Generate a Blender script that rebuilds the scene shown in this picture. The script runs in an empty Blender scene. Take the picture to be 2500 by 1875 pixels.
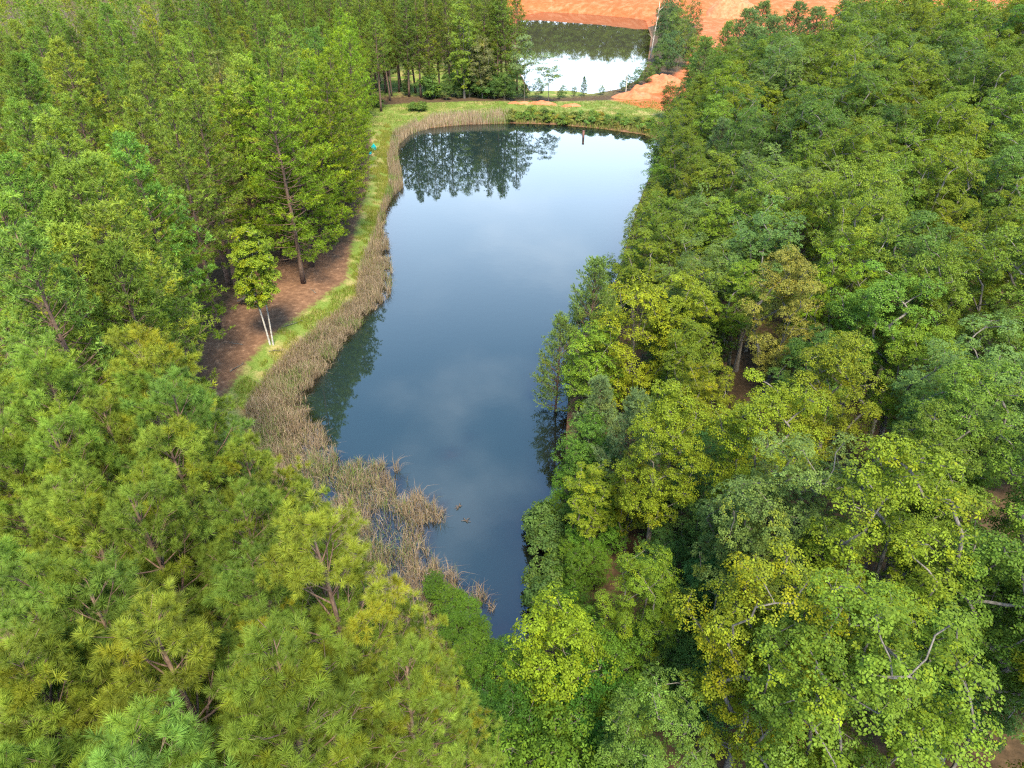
import bpy, math, random
import numpy as np
from mathutils import Vector
rng = np.random.default_rng(7)
R = math.radians
SC = bpy.context.scene
COL = SC.collection

# ------------------------------------------------------------------ camera, sky, sun, exposure
CAM_H, PITCH, FPX = 30.0, R(33.5), 1666.7
cam_d = bpy.data.cameras.new('camera'); cam_d.sensor_width = 36; cam_d.lens = 24.0
cam_d.clip_start = 0.1; cam_d.clip_end = 20000
cam = bpy.data.objects.new('camera', cam_d); COL.objects.link(cam)
cam.location = (0, 0, CAM_H); cam.rotation_euler = (R(90) - PITCH, 0, 0)
SC.camera = cam
SUN_EL, SUN_AZ = R(56), R(168)          # azimuth clockwise from +Y (the view direction)
w = bpy.data.worlds.new('World'); SC.world = w; w.use_nodes = True
nt = w.node_tree; nt.nodes.clear()
N = lambda t, **k: _node(nt, t, **k)
def _node(tree, t, **k):
    n = tree.nodes.new(t)
    for a, b in k.items(): setattr(n, a, b)
    return n
sky = N('ShaderNodeTexSky', sky_type='NISHITA'); sky.sun_disc = False
sky.sun_elevation = SUN_EL; sky.sun_rotation = SUN_AZ; sky.air_density = 1.0; sky.dust_density = 0.4; sky.ozone_density = 1.2
bg = N('ShaderNodeBackground'); bg.inputs[1].default_value = 0.15
out = N('ShaderNodeOutputWorld')
tc = N('ShaderNodeTexCoord'); sep = N('ShaderNodeSeparateXYZ')
nt.links.new(tc.outputs['Generated'], sep.inputs[0])
# cloud layer: project the direction on a flat layer overhead
mx = N('ShaderNodeMath', operation='MAXIMUM'); nt.links.new(sep.outputs[2], mx.inputs[0]); mx.inputs[1].default_value = 0.0
ad = N('ShaderNodeMath', operation='ADD'); nt.links.new(mx.outputs[0], ad.inputs[0]); ad.inputs[1].default_value = 0.18
dv = N('ShaderNodeVectorMath', operation='DIVIDE'); nt.links.new(tc.outputs['Generated'], dv.inputs[0])
cmb = N('ShaderNodeCombineXYZ')
for i in range(3): nt.links.new(ad.outputs[0], cmb.inputs[i])
nt.links.new(cmb.outputs[0], dv.inputs[1])
cn = N('ShaderNodeTexNoise'); cn.inputs['Scale'].default_value = 1.9; cn.inputs['Detail'].default_value = 6; cn.inputs['Roughness'].default_value = 0.5
nt.links.new(dv.outputs[0], cn.inputs['Vector'])
cr = N('ShaderNodeMapRange'); cr.interpolation_type = 'SMOOTHSTEP'
cr.inputs['From Min'].default_value = 0.52; cr.inputs['From Max'].default_value = 0.85; cr.inputs['To Max'].default_value = 0.45
nt.links.new(cn.outputs['Fac'], cr.inputs['Value'])
# bright haze towards the horizon, all round
hz = N('ShaderNodeMapRange'); hz.interpolation_type = 'SMOOTHSTEP'
hz.inputs['From Min'].default_value = 0.0; hz.inputs['From Max'].default_value = 0.60; hz.inputs['To Min'].default_value = 0.95; hz.inputs['To Max'].default_value = 0.0
nt.links.new(sep.outputs[2], hz.inputs['Value'])
mix = N('ShaderNodeMix', data_type='RGBA'); nt.links.new(hz.outputs[0], mix.inputs['Factor'])
tn = N('ShaderNodeMix', data_type='RGBA', blend_type='MULTIPLY'); tn.inputs['Factor'].default_value = 1; tn.inputs['B'].default_value = (.88, 1.14, 1.20, 1)
nt.links.new(sky.outputs[0], tn.inputs['A'])
cl = N('ShaderNodeMix', data_type='RGBA'); nt.links.new(cr.outputs[0], cl.inputs['Factor']); nt.links.new(tn.outputs['Result'], cl.inputs['A']); cl.inputs['B'].default_value = (7.0, 7.9, 8.9, 1)
nt.links.new(cl.outputs['Result'], mix.inputs['A']); mix.inputs['B'].default_value = (8.8, 10.4, 12.4, 1)
nt.links.new(mix.outputs['Result'], bg.inputs[0]); nt.links.new(bg.outputs[0], out.inputs[0])

sd = bpy.data.lights.new('sun', 'SUN'); sd.energy = 3.6; sd.angle = R(15); sd.color = (1.0, 0.87, 0.62)
sun = bpy.data.objects.new('sun', sd); COL.objects.link(sun)
to_sun = Vector((math.sin(SUN_AZ) * math.cos(SUN_EL), math.cos(SUN_AZ) * math.cos(SUN_EL), math.sin(SUN_EL)))
sun.rotation_euler = to_sun.to_track_quat('Z', 'Y').to_euler()
vs = SC.view_settings; vs.view_transform = 'Standard'; vs.look = 'None'; vs.gamma = 1; vs.use_curve_mapping = False
vs.exposure = 1.82
SC.render.engine = 'CYCLES'
cy = SC.cycles; cy.max_bounces = 6; cy.diffuse_bounces = 2; cy.glossy_bounces = 3; cy.transmission_bounces = 4
cy.transparent_max_bounces = 8; cy.volume_bounces = 1; cy.caustics_reflective = False; cy.caustics_refractive = False
cy.use_denoising = False; cy.sample_clamp_indirect = 4; cy.sample_clamp_direct = 12; cy.use_adaptive_sampling = False; cy.filter_width = 1.2

# ------------------------------------------------------------------ helpers
def P(u, v, z=0.0):
    """pixel of the photograph (2500 x 1875) -> point of that ray at height z"""
    a = (u - 1250) / FPX; b = (937.5 - v) / FPX
    d = np.array([a, math.cos(PITCH) + b * math.sin(PITCH), -math.sin(PITCH) + b * math.cos(PITCH)])
    t = (z - CAM_H) / d[2]
    return d[0] * t, d[1] * t

def tag(o, label=None, cat=None, group=None, kind=None):
    if label: o['label'] = label
    if cat: o['category'] = cat
    if group: o['group'] = group
    if kind: o['kind'] = kind
    return o
def mesh_np(name, V, T, tint=None, smooth=False):
    V = np.asarray(V, np.float32); T = np.asarray(T, np.int32)
    me = bpy.data.meshes.new(name)
    me.vertices.add(len(V)); me.vertices.foreach_set('co', V.ravel())
    k = T.shape[1]
    me.loops.add(T.size); me.loops.foreach_set('vertex_index', T.ravel())
    me.polygons.add(len(T)); me.polygons.foreach_set('loop_start', np.arange(0, T.size, k, dtype=np.int32))
    if smooth: me.polygons.foreach_set('use_smooth', np.ones(len(T), bool))
    me.update(calc_edges=True)
    if tint is not None:
        a = me.attributes.new('tint', 'FLOAT_COLOR', 'POINT')
        c = np.ones((len(V), 4), np.float32); c[:, :3] = tint
        a.data.foreach_set('color', c.ravel())
    return me
def obj(name, me, mat=None, parent=None, loc=None):
    o = bpy.data.objects.new(name, me); COL.objects.link(o)
    if mat and not me.materials: me.materials.append(mat)
    if parent: o.parent = parent
    if loc is not None: o.location = loc
    return o
def empty(name, loc, rz=0.0):
    o = bpy.data.objects.new(name, None); COL.objects.link(o); o.location = loc; o.rotation_euler = (0, 0, rz)
    o.empty_display_size = 0.3
    return o
class Geo:
    """collects triangles and quads (as triangles) for one mesh"""
    def __init__(s): s.V = []; s.T = []; s.C = []; s.n = 0
    def add(s, V, T, c=(1, 1, 1)):
        V = np.asarray(V, float); T = np.asarray(T, int)
        s.V.append(V); s.T.append(T + s.n); s.n += len(V)
        c = np.asarray(c, float); s.C.append(np.broadcast_to(c, (len(V), 3)))
    def tube(s, pts, rad, k=6, cap=True):
        pts = np.asarray(pts, float); m = len(pts); rad = np.broadcast_to(np.asarray(rad, float), (m,))
        tan = np.gradient(pts, axis=0); tan /= np.linalg.norm(tan, axis=1)[:, None] + 1e-9
        ref = np.array([0, 0, 1.0]) if abs(tan[0, 2]) < 0.8 else np.array([1.0, 0, 0])
        a = np.cross(tan, ref); a /= np.linalg.norm(a, axis=1)[:, None] + 1e-9; b = np.cross(tan, a)
        th = np.arange(k) * 2 * np.pi / k
        ring = a[:, None, :] * np.cos(th)[None, :, None] + b[:, None, :] * np.sin(th)[None, :, None]
        V = (pts[:, None, :] + ring * rad[:, None, None]).reshape(-1, 3); T = []
        for i in range(m - 1):
            for j in range(k):
                q = (i * k + j, i * k + (j + 1) % k, (i + 1) * k + (j + 1) % k, (i + 1) * k + j)
                T += [(q[0], q[1], q[2]), (q[0], q[2], q[3])]
        if cap:
            for j in range(1, k - 1): T += [(0, j + 1, j), ((m - 1) * k, (m - 1) * k + j, (m - 1) * k + j + 1)]
        s.add(V, T)
    def box(s, c, d, rz=0.0, rx=0.0):
        x, y, z = np.array(d) / 2
        V = np.array([(i, j, k) for i in (-x, x) for j in (-y, y) for k in (-z, z)])
        ca, sa = math.cos(rx), math.sin(rx); V = V @ np.array([[1, 0, 0], [0, ca, -sa], [0, sa, ca]]).T
        ca, sa = math.cos(rz), math.sin(rz); V = V @ np.array([[ca, -sa, 0], [sa, ca, 0], [0, 0, 1]]).T
        Q = [(0, 1, 3, 2), (4, 6, 7, 5), (0, 4, 5, 1), (2, 3, 7, 6), (0, 2, 6, 4), (1, 5, 7, 3)]
        s.add(V + np.array(c), [t for q in Q for t in ((q[0], q[1], q[2]), (q[0], q[2], q[3]))])
    def mesh(s, name, smooth=False): return mesh_np(name, np.concatenate(s.V), np.concatenate(s.T), np.concatenate(s.C), smooth)

def frames(D, roll):
    """rotation matrices taking +Z to each direction D, with a roll"""
    D = D / (np.linalg.norm(D, axis=1)[:, None] + 1e-9)
    ref = np.where(np.abs(D[:, 2:3]) < 0.9, np.array([[0, 0, 1.0]]), np.array([[1.0, 0, 0]]))
    X = np.cross(ref, D); X /= np.linalg.norm(X, axis=1)[:, None]; Y = np.cross(D, X)
    c, s = np.cos(roll)[:, None], np.sin(roll)[:, None]
    return np.stack([X * c + Y * s, Y * c - X * s, D], axis=2)
def stamp(geo, templates, pos, D, scale, tint, r):
    """put a template mesh (verts, tris) at every position"""
    pick = r.integers(0, len(templates), len(pos)); M = frames(D, r.uniform(0, 6.28, len(pos)))
    for k, (TV, TT, TC) in enumerate(templates):
        i = np.where(pick == k)[0]
        if not len(i): continue
        V = np.einsum('nij,vj->nvi', M[i], TV) * scale[i, None, None] + pos[i, None, :]
        T = TT[None] + (np.arange(len(i)) * len(TV))[:, None, None]
        C = tint[i, None, :] * TC[None]
        geo.V.append(V.reshape(-1, 3)); geo.T.append(T.reshape(-1, 3) + geo.n); geo.C.append(C.reshape(-1, 3)); geo.n += V.shape[0] * V.shape[1]

# ------------------------------------------------------------------ materials
def new_mat(name):
    m = bpy.data.materials.new(name); m.use_nodes = True; m.node_tree.nodes.clear(); return m, m.node_tree
def leaf_mat(name, trans=0.35, rough=0.55, spec=0.25):
    m, t = new_mat(name); n = lambda ty, **k: _node(t, ty, **k); L = t.links.new
    oi = n('ShaderNodeObjectInfo'); at = n('ShaderNodeAttribute', attribute_name='tint')
    mu = n('ShaderNodeMix', data_type='RGBA', blend_type='MULTIPLY'); mu.inputs['Factor'].default_value = 1
    L(oi.outputs['Color'], mu.inputs['A']); L(at.outputs['Color'], mu.inputs['B'])
    p = n('ShaderNodeBsdfPrincipled'); p.inputs['Roughness'].default_value = rough; p.inputs['Specular IOR Level'].default_value = spec
    tr = n('ShaderNodeBsdfTranslucent'); ms = n('ShaderNodeMixShader'); ms.inputs[0].default_value = trans
    g = n('ShaderNodeMix', data_type='RGBA', blend_type='MULTIPLY'); g.inputs['Factor'].default_value = 1; g.inputs['B'].default_value = (1.25, 1.2, 0.55, 1)
    L(mu.outputs['Result'], p.inputs['Base Color']); L(mu.outputs['Result'], g.inputs['A']); L(g.outputs['Result'], tr.inputs[0])
    L(p.outputs[0], ms.inputs[1]); L(tr.outputs[0], ms.inputs[2])
    o = n('ShaderNodeOutputMaterial'); L(ms.outputs[0], o.inputs[0]); return m
def rough_mat(name, c1, c2, scale=8.0, rough=0.9, stretch=(1, 1, 1), bump=0.3):
    m, t = new_mat(name); n = lambda ty, **k: _node(t, ty, **k); L = t.links.new
    tc = n('ShaderNodeTexCoord'); mp = n('ShaderNodeMapping'); mp.inputs['Scale'].default_value = stretch
    L(tc.outputs['Object'], mp.inputs[0])
    nz = n('ShaderNodeTexNoise'); nz.inputs['Scale'].default_value = scale; nz.inputs['Detail'].default_value = 6; nz.inputs['Roughness'].default_value = .65
    L(mp.outputs[0], nz.inputs['Vector'])
    rp = n('ShaderNodeValToRGB'); rp.color_ramp.elements[0].position = .35; rp.color_ramp.elements[1].position = .68
    rp.color_ramp.elements[0].color = (*c1, 1); rp.color_ramp.elements[1].color = (*c2, 1); L(nz.outputs['Fac'], rp.inputs[0])
    p = n('ShaderNodeBsdfPrincipled'); p.inputs['Roughness'].default_value = rough; p.inputs['Specular IOR Level'].default_value = .2
    L(rp.outputs[0], p.inputs['Base Color'])
    b = n('ShaderNodeBump'); b.inputs['Strength'].default_value = bump; b.inputs['Distance'].default_value = .05; L(nz.outputs['Fac'], b.inputs['Height']); L(b.outputs[0], p.inputs['Normal'])
    o = n('ShaderNodeOutputMaterial'); L(p.outputs[0], o.inputs[0]); return m
M_NEEDLE = leaf_mat('pine_needles', .32, .55, .15)
M_LEAF = leaf_mat('broad_leaves', .30, .6, .12)
M_BLADE = leaf_mat('grass_blades', .30, .7, .15)
M_PBARK = rough_mat('pine_bark', (.05, .032, .024), (.17, .11, .08), 6, .95, (3, 3, .8))
M_HBARK = rough_mat('hardwood_bark', (.055, .047, .038), (.17, .15, .125), 5, .9, (3, 3, .8))
M_BIRCH = rough_mat('birch_bark', (.15, .13, .115), (.52, .49, .44), 4, .8, (1.5, 1.5, 4))
M_SNAG = rough_mat('bleached_wood', (.30, .25, .20), (.55, .50, .43), 5, .9, (3, 3, .6))
M_WOOD = rough_mat('weathered_wood', (.04, .03, .026), (.14, .11, .09), 5, .9, (1, 8, 8))
M_CLAY = rough_mat('red_clay', (.30, .088, .036), (.42, .165, .085), .9, .95, bump=.6)
M_ROCK = rough_mat('mud_covered_rock', (.16, .10, .07), (.34, .22, .16), 4, .8)
M_TEAL = rough_mat('teal_fabric', (.0, .33, .36), (.01, .42, .45), 3, .6, bump=.05)
M_RUST = rough_mat('rusty_pipe', (.10, .045, .04), (.26, .13, .11), 6, .7)

# ------------------------------------------------------------------ shores and terrain
S22 = 2500 / 2212
def px(L, z=0.0, s=S22): return [P(u * s, v * s, z) for u, v in L]
left_front = px([(862, 312), (858, 342), (868, 380), (872, 405), (850, 425), (832, 460), (838, 520), (845, 570), (848, 600), (842, 640), (800, 680),
    (770, 720), (740, 750), (715, 790), (690, 830), (662, 860), (668, 882), (690, 910), (705, 945), (715, 975), (750, 988), (800, 1000),
    (850, 1003), (878, 1030), (885, 1068), (930, 1062), (960, 1082), (970, 1130), (935, 1135), (930, 1180), (940, 1215), (985, 1245),
    (1030, 1270), (1065, 1292), (1075, 1335), (1095, 1365), (1120, 1380), (1145, 1400)])
far_edge = px([(885, 290), (930, 275), (1000, 268), (1100, 265), (1200, 268), (1300, 277), (1395, 290), (1420, 300)])
right_edge = [(26, 122), (24, 111), (20.5, 100), (17, 88), (14, 76), (11.5, 66), (8.5, 56), (5.5, 50), (4.8, 44), (4.2, 38), (3.8, 33), (3.2, 30.5), (1.8, 29.8), (2.0, 28.6), (3.9, 27.6), (2.5, 26.4), (2.3, 24.5), (2.3, 22.6), (2.2, 21.0)]
pond1 = np.array(left_front[::-1] + far_edge + right_edge)          # visible water
# the bank itself lies behind the reeds
reed_back = px([(905, 262), (850, 290), (838, 345), (842, 400), (818, 470), (803, 560), (775, 592), (770, 640), (700, 692), (640, 745), (590, 795), (545, 850), (528, 890),
    (535, 940), (560, 985), (600, 1025), (630, 1085), (655, 1150), (695, 1210), (740, 1265), (800, 1320), (870, 1370), (930, 1400), (1010, 1420), (1075, 1425), (1120, 1420)], .3)
pond2 = np.array(px([(1290, 225), (1395, 223), (1442, 231), (1517, 218), (1560, 195), (1584, 158), (1592, 90), (1580, 50), (1544, 42), (1476, 38), (1431, 33), (1327, 29), (1262, 40), (1255, 100), (1262, 170)], 0, 1))
bank1 = np.array(reed_back[::-1] + far_edge[1:] + right_edge)       # foot of the banks

def sdist(X, Y, poly):
    """signed distance to a polygon, negative inside"""
    d = np.full(X.shape, 1e9); ins = np.zeros(X.shape, bool); n = len(poly)
    for i in range(n):
        ax, ay = poly[i]; bx, by = poly[(i + 1) % n]
        ex, ey = bx - ax, by - ay; L2 = ex * ex + ey * ey + 1e-12
        t = np.clip(((X - ax) * ex + (Y - ay) * ey) / L2, 0, 1)
        d = np.minimum(d, (X - ax - t * ex) ** 2 + (Y - ay - t * ey) ** 2)
        if abs(ey) > 1e-12:
            c = ((ay > Y) != (by > Y)) & (X < ex * (Y - ay) / ey + ax); ins ^= c
    d = np.sqrt(d); return np.where(ins, -d, d)
def inpoly(X, Y, poly): return sdist(np.asarray(X, float), np.asarray(Y, float), np.asarray(poly)) < 0
def vnoise(x, y, s, seed=0):
    """cheap smooth value noise, 0..1"""
    x = np.asarray(x, float) / s; y = np.asarray(y, float) / s
    xi = np.floor(x).astype(np.int64); yi = np.floor(y).astype(np.int64); fx = x - xi; fy = y - yi
    fx = fx * fx * (3 - 2 * fx); fy = fy * fy * (3 - 2 * fy)
    def h(a, b):
        k = (a * 374761393 + b * 668265263 + seed * 974711) & 0xffffffff
        k = ((k ^ (k >> 13)) * 1274126177) & 0xffffffff
        return ((k ^ (k >> 16)) & 0xffff) / 65535.0
    return (h(xi, yi) * (1 - fx) + h(xi + 1, yi) * fx) * (1 - fy) + (h(xi, yi + 1) * (1 - fx) + h(xi + 1, yi + 1) * fx) * fy
def right_x(Y): return np.interp(Y, [20, 30, 44, 56, 76, 100, 122, 160, 230, 320], [1.5, 2.5, 4.8, 8.5, 14, 20.5, 26, 40, 62, 80])
def ground(X, Y):
    X = np.asarray(X, float); Y = np.asarray(Y, float)
    d = np.minimum(sdist(X, Y, bank1), sdist(X, Y, pond2))
    z = np.where(d > 0, .12 + .85 * (1 - np.exp(-np.maximum(d, 0) / 2.6)), .12 - np.minimum(1.7, .30 * np.maximum(-d, 0)))
    bx_, by_ = P(1100, 1108, 0); cx_, cy_ = P(1148, 1066, 0)
    sh_ = np.exp(-((X - bx_) ** 2 + (Y - by_) ** 2) / 1.1 ** 2) + .85 * np.exp(-((X - cx_) ** 2 + (Y - cy_) ** 2) / .6 ** 2)
    z = np.where((d < 0) & (Y < 140), z * (1 - .86 * np.clip(sh_, 0, 1)) * np.interp(Y, [22, 36], [.38, 1]), z)
    # reed margin is shallow
    sh = (sdist(X, Y, pond1) > 0) & (d <= 0) & (Y < 140)
    z = np.where(sh, np.maximum(z, -.12), z)
    e = np.maximum(0, X - right_x(Y) - 3)
    z = z + np.where((Y < 300) & (d > 0), 3.2 * (1 - np.exp(-e / 28)) * np.clip((150 - Y) / 40, 0, 1), 0)
    # slope of the clay pit behind the second pond, then the high ground
    far = np.interp(X, [-200, 14, 40, 55, 90, 400], [352, 350, 334, 316, 316, 330])
    k = np.maximum(0, Y - far)
    z = z + np.where(k > 0, 7.0 * (1 - np.exp(-k / 26)) + .35 * np.minimum(k, 6) * .3, 0)
    z = z + np.where(d > 1, (vnoise(X, Y, 3.1, 3) - .5) * .22 + (vnoise(X, Y, 11, 5) - .5) * .3, 0) * np.clip(d / 4, 0, 1)
    return z
def gz(x, y): return float(ground(np.array([x]), np.array([y]))[0])
def axis(lo, fine_lo, fine_hi, hi, step, grow=1.22):
    a = list(np.arange(fine_lo, fine_hi + step / 2, step)); s = step
    while a[-1] < hi: s *= grow; a.append(a[-1] + s)
    s = step; b = []; c = fine_lo
    while c > lo: s *= grow; c -= s; b.append(c)
    return np.array(b[::-1] + a)
gx = axis(-3000, -42, 62, 3000, .8, 1.07); gy = np.concatenate([axis(-300, 0, 175, 175.1, .8, 1.3)[:-1], np.arange(177, 380, 2.2), 382 * 1.06 ** np.arange(40)])
GX, GY = np.meshgrid(gx, gy); GZ = ground(GX, GY)
nx, ny = len(gx), len(gy); idx = np.arange(nx * ny).reshape(ny, nx)
quads = np.stack([idx[:-1, :-1], idx[:-1, 1:], idx[1:, 1:], idx[1:, :-1]], -1).reshape(-1, 4)
# what covers the ground: r grass, g red clay, b wet mud
d1 = sdist(GX, GY, bank1); d2 = sdist(GX, GY, pond2)
path_poly = np.array(px([(812, 270), (800, 330), (775, 440), (745, 520), (742, 600), (700, 655), (640, 700), (560, 760), (480, 800), (470, 900), (520, 900), (548, 840), (600, 775), (700, 670), (770, 640), (775, 590), (800, 560), (815, 470), (840, 400), (838, 330), (850, 285), (830, 262)], .8))
grass_poly = np.array(px([(840, 262), (802, 300), (796, 400), (776, 470), (757, 540), (748, 603), (664, 668), (604, 712), (530, 785), (474, 870), (484, 920), (540, 960), (640, 1080), (720, 1180), (900, 1340), (1100, 1430), (1180, 1410), (1120, 1300), (900, 1150), (700, 960), (600, 850), (760, 700), (860, 600), (850, 450), (880, 300)], .6))
dam_poly = np.array(px([(700, 232), (900, 222), (1100, 218), (1300, 216), (1400, 212), (1440, 226), (1430, 262), (1300, 258), (1150, 252), (1000, 250), (900, 258), (840, 290), (760, 270)], 1.0))
clay_far = np.array(px([(1120, 50), (1160, 31), (1280, 40), (1395, 60), (1410, 8), (1470, -5), (1420, 45), (1480, 110), (1470, 160), (1420, 195), (1340, 212), (1400, 222), (1460, 215), (1620, 20), (1700, -8), (1830, -20)], 1.0))
m_grass = np.clip(.5 - sdist(GX, GY, grass_poly) / 2.0, 0, 1); m_grass = np.maximum(m_grass, np.clip(.5 - sdist(GX, GY, dam_poly) / 4.0, 0, 1))
m_grass = np.maximum(m_grass, np.clip((GX + 40) / 10, 0, 1) * np.clip((30 - GX) / 20, 0, 1) * np.clip((GY - 150) / 8, 0, 1) * np.clip((230 - GY) / 40, 0, 1) * .9)
clayline = [P(1500, 242, 1), P(1560, 232, 1), P(1600, 205, 1), P(1640, 185, 1), P(1668, 170, 1), P(1690, 120, 1), P(1700, 60, 1), P(1640, 35, 1), P(1585, 46, .2), P(1480, 37, .2), P(1327, 29, .2), P(1250, 33, .2), (-40, 420), (-40, 900), (600, 900), (500, 380), (200, 300), (85, 250), P(1720, 150, 1), P(1690, 215, 1), P(1640, 270, 1), P(1560, 262, 1)]
m_clay = np.clip(.5 - sdist(GX, GY, np.array(clayline)) / 5.0, 0, 1)
m_clay = np.maximum(m_clay, np.clip(.5 + (d2 * 0 + (4.5 - np.abs(d2))) / 6, 0, 1) * (GY > 290))
m_mud = np.clip(.6 - np.minimum(d1, d2) / 1.2, 0, 1)
me = mesh_np('ground', np.stack([GX, GY, GZ], -1).reshape(-1, 3), quads, smooth=True)
at = me.attributes.new('cover', 'FLOAT_COLOR', 'POINT')
at.data.foreach_set('color', np.stack([m_grass, m_clay, m_mud, np.ones_like(GX)], -1).astype(np.float32).ravel())
clear_poly = np.array(px([(812, 262), (800, 330), (780, 440), (750, 520), (700, 530), (600, 560), (540, 600), (470, 690), (420, 760), (440, 870), (500, 920), (548, 840), (600, 775), (700, 670), (770, 640), (775, 590), (800, 560), (815, 470), (840, 400), (838, 330), (850, 285)], .8))
at = me.attributes.new('bare', 'FLOAT', 'POINT'); at.data.foreach_set('value', np.clip(.5 - sdist(GX, GY, clear_poly) / 5.0, 0, 1).astype(np.float32).ravel())
def ground_mat():
    m, t = new_mat('ground_cover'); n = lambda ty, **k: _node(t, ty, **k); L = t.links.new
    g = n('ShaderNodeNewGeometry'); a = n('ShaderNodeAttribute', attribute_name='cover'); s = n('ShaderNodeSeparateColor'); L(a.outputs['Color'], s.inputs[0])
    def noise(sc, det=6, ro=.6):
        z = n('ShaderNodeTexNoise'); z.inputs['Scale'].default_value = sc; z.inputs['Detail'].default_value = det; z.inputs['Roughness'].default_value = ro; L(g.outputs['Position'], z.inputs['Vector']); return z.outputs['Fac']
    def ramp(f, cols):
        r = n('ShaderNodeValToRGB'); e = r.color_ramp.elements
        while len(e) < len(cols): e.new(.5)
        for k, (p, c) in enumerate(cols): e[k].position = p; e[k].color = (*c, 1)
        L(f, r.inputs[0]); return r.outputs[0]
    def mask(sock, f, w=.22):
        ad = n('ShaderNodeMath', operation='ADD'); L(sock, ad.inputs[0]); mm = n('ShaderNodeMath', operation='MULTIPLY_ADD'); L(f, mm.inputs[0]); mm.inputs[1].default_value = .9; mm.inputs[2].default_value = -.45; L(mm.outputs[0], ad.inputs[1])
        r = n('ShaderNodeMapRange'); r.interpolation_type = 'SMOOTHSTEP'; r.inputs['From Min'].default_value = .5 - w; r.inputs['From Max'].default_value = .5 + w; L(ad.outputs[0], r.inputs['Value']); return r.outputs[0]
    def mixc(f, A, B):
        x = n('ShaderNodeMix', data_type='RGBA'); L(f, x.inputs['Factor']); L(A, x.inputs['A']); L(B, x.inputs['B']); return x.outputs['Result']
    n1, n2, n3, n4 = noise(.35), noise(2.2), noise(9.0, 4), noise(.12)
    litter = ramp(n2, [(.3, (.030, .022, .013)), (.55, (.065, .042, .024)), (.75, (.12, .078, .045))])
    straw = ramp(n2, [(.3, (.085, .045, .026)), (.5, (.125, .068, .040)), (.62, (.165, .092, .054)), (.74, (.32, .185, .11))])
    grass = ramp(n3, [(.3, (.05, .085, .012)), (.5, (.10, .145, .025)), (.7, (.17, .19, .05))])
    dry = ramp(n3, [(.3, (.20, .15, .06)), (.7, (.42, .30, .15))])
    grass = mixc(ramp(n1, [(.50, (0, 0, 0)), (.66, (.75,) * 3)]), grass, dry)
    clay = ramp(n1, [(.28, (.30, .068, .022)), (.5, (.345, .095, .036)), (.72, (.41, .165, .085))])
    cl2 = ramp(n2, [(.3, (.75, .7, .65)), (.7, (1.1, 1.1, 1.1))]); cm = n('ShaderNodeMix', data_type='RGBA', blend_type='MULTIPLY'); cm.inputs['Factor'].default_value = 1; L(clay, cm.inputs['A']); L(cl2, cm.inputs['B'])
    mud = ramp(n2, [(.3, (.070, .040, .022)), (.7, (.17, .092, .052))])
    a2 = n('ShaderNodeAttribute', attribute_name='bare'); straw = mixc(mask(a2.outputs['Fac'], n1), litter, straw)
    c = mixc(mask(s.outputs[0], n2), straw, grass); c = mixc(mask(s.outputs[1], n1), c, cm.outputs['Result']); 
    mm = n('ShaderNodeMath', operation='SUBTRACT'); L(s.outputs[2], mm.inputs[0]); L(s.outputs[1], mm.inputs[1])
    c = mixc(mask(mm.outputs[0], n2), c, mud)
    p = n('ShaderNodeBsdfPrincipled'); p.inputs['Roughness'].default_value = .95; p.inputs['Specular IOR Level'].default_value = .1; L(c, p.inputs['Base Color'])
    b = n('ShaderNodeBump'); b.inputs['Strength'].default_value = .6; b.inputs['Distance'].default_value = .12; L(n2, b.inputs['Height']); L(b.outputs[0], p.inputs['Normal'])
    o = n('ShaderNodeOutputMaterial'); L(p.outputs[0], o.inputs[0]); return m
tag(obj('ground', me, ground_mat()), kind='structure', label='forest floor, grassy dam and red clay around the ponds')

# water: one sheet per pond, a little wider than the open water, following the ground
def water_mat(name, murk, tintfar):
    m, t = new_mat(name); n = lambda ty, **k: _node(t, ty, **k); L = t.links.new
    g = n('ShaderNodeNewGeometry'); mp = n('ShaderNodeMapping'); mp.inputs['Scale'].default_value = (1, 1, 1); L(g.outputs['Position'], mp.inputs[0])
    nz = n('ShaderNodeTexNoise'); nz.inputs['Scale'].default_value = 1.1; nz.inputs['Detail'].default_value = 3; L(mp.outputs[0], nz.inputs['Vector'])
    b = n('ShaderNodeBump'); b.inputs['Strength'].default_value = .055; b.inputs['Distance'].default_value = .03; L(nz.outputs['Fac'], b.inputs['Height'])
    fr = n('ShaderNodeFresnel'); fr.inputs['IOR'].default_value = 2.1; L(b.outputs[0], fr.inputs['Normal'])
    gl = n('ShaderNodeBsdfGlossy'); gl.inputs['Roughness'].default_value = .018; L(b.outputs[0], gl.inputs['Normal'])
    at = n('ShaderNodeAttribute', attribute_name='depth')
    tr = n('ShaderNodeBsdfTransparent'); tr.inputs[0].default_value = (.80, .62, .42, 1)
    df = n('ShaderNodeBsdfDiffuse'); df.inputs[0].default_value = (*murk, 1)
    bo = n('ShaderNodeMixShader'); L(at.outputs['Fac'], bo.inputs[0]); L(tr.outputs[0], bo.inputs[1]); L(df.outputs[0], bo.inputs[2])
    ms = n('ShaderNodeMixShader'); L(fr.outputs[0], ms.inputs[0]); L(bo.outputs[0], ms.inputs[1]); L(gl.outputs[0], ms.inputs[2])
    o = n('ShaderNodeOutputMaterial'); L(ms.outputs[0], o.inputs[0]); return m
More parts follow.
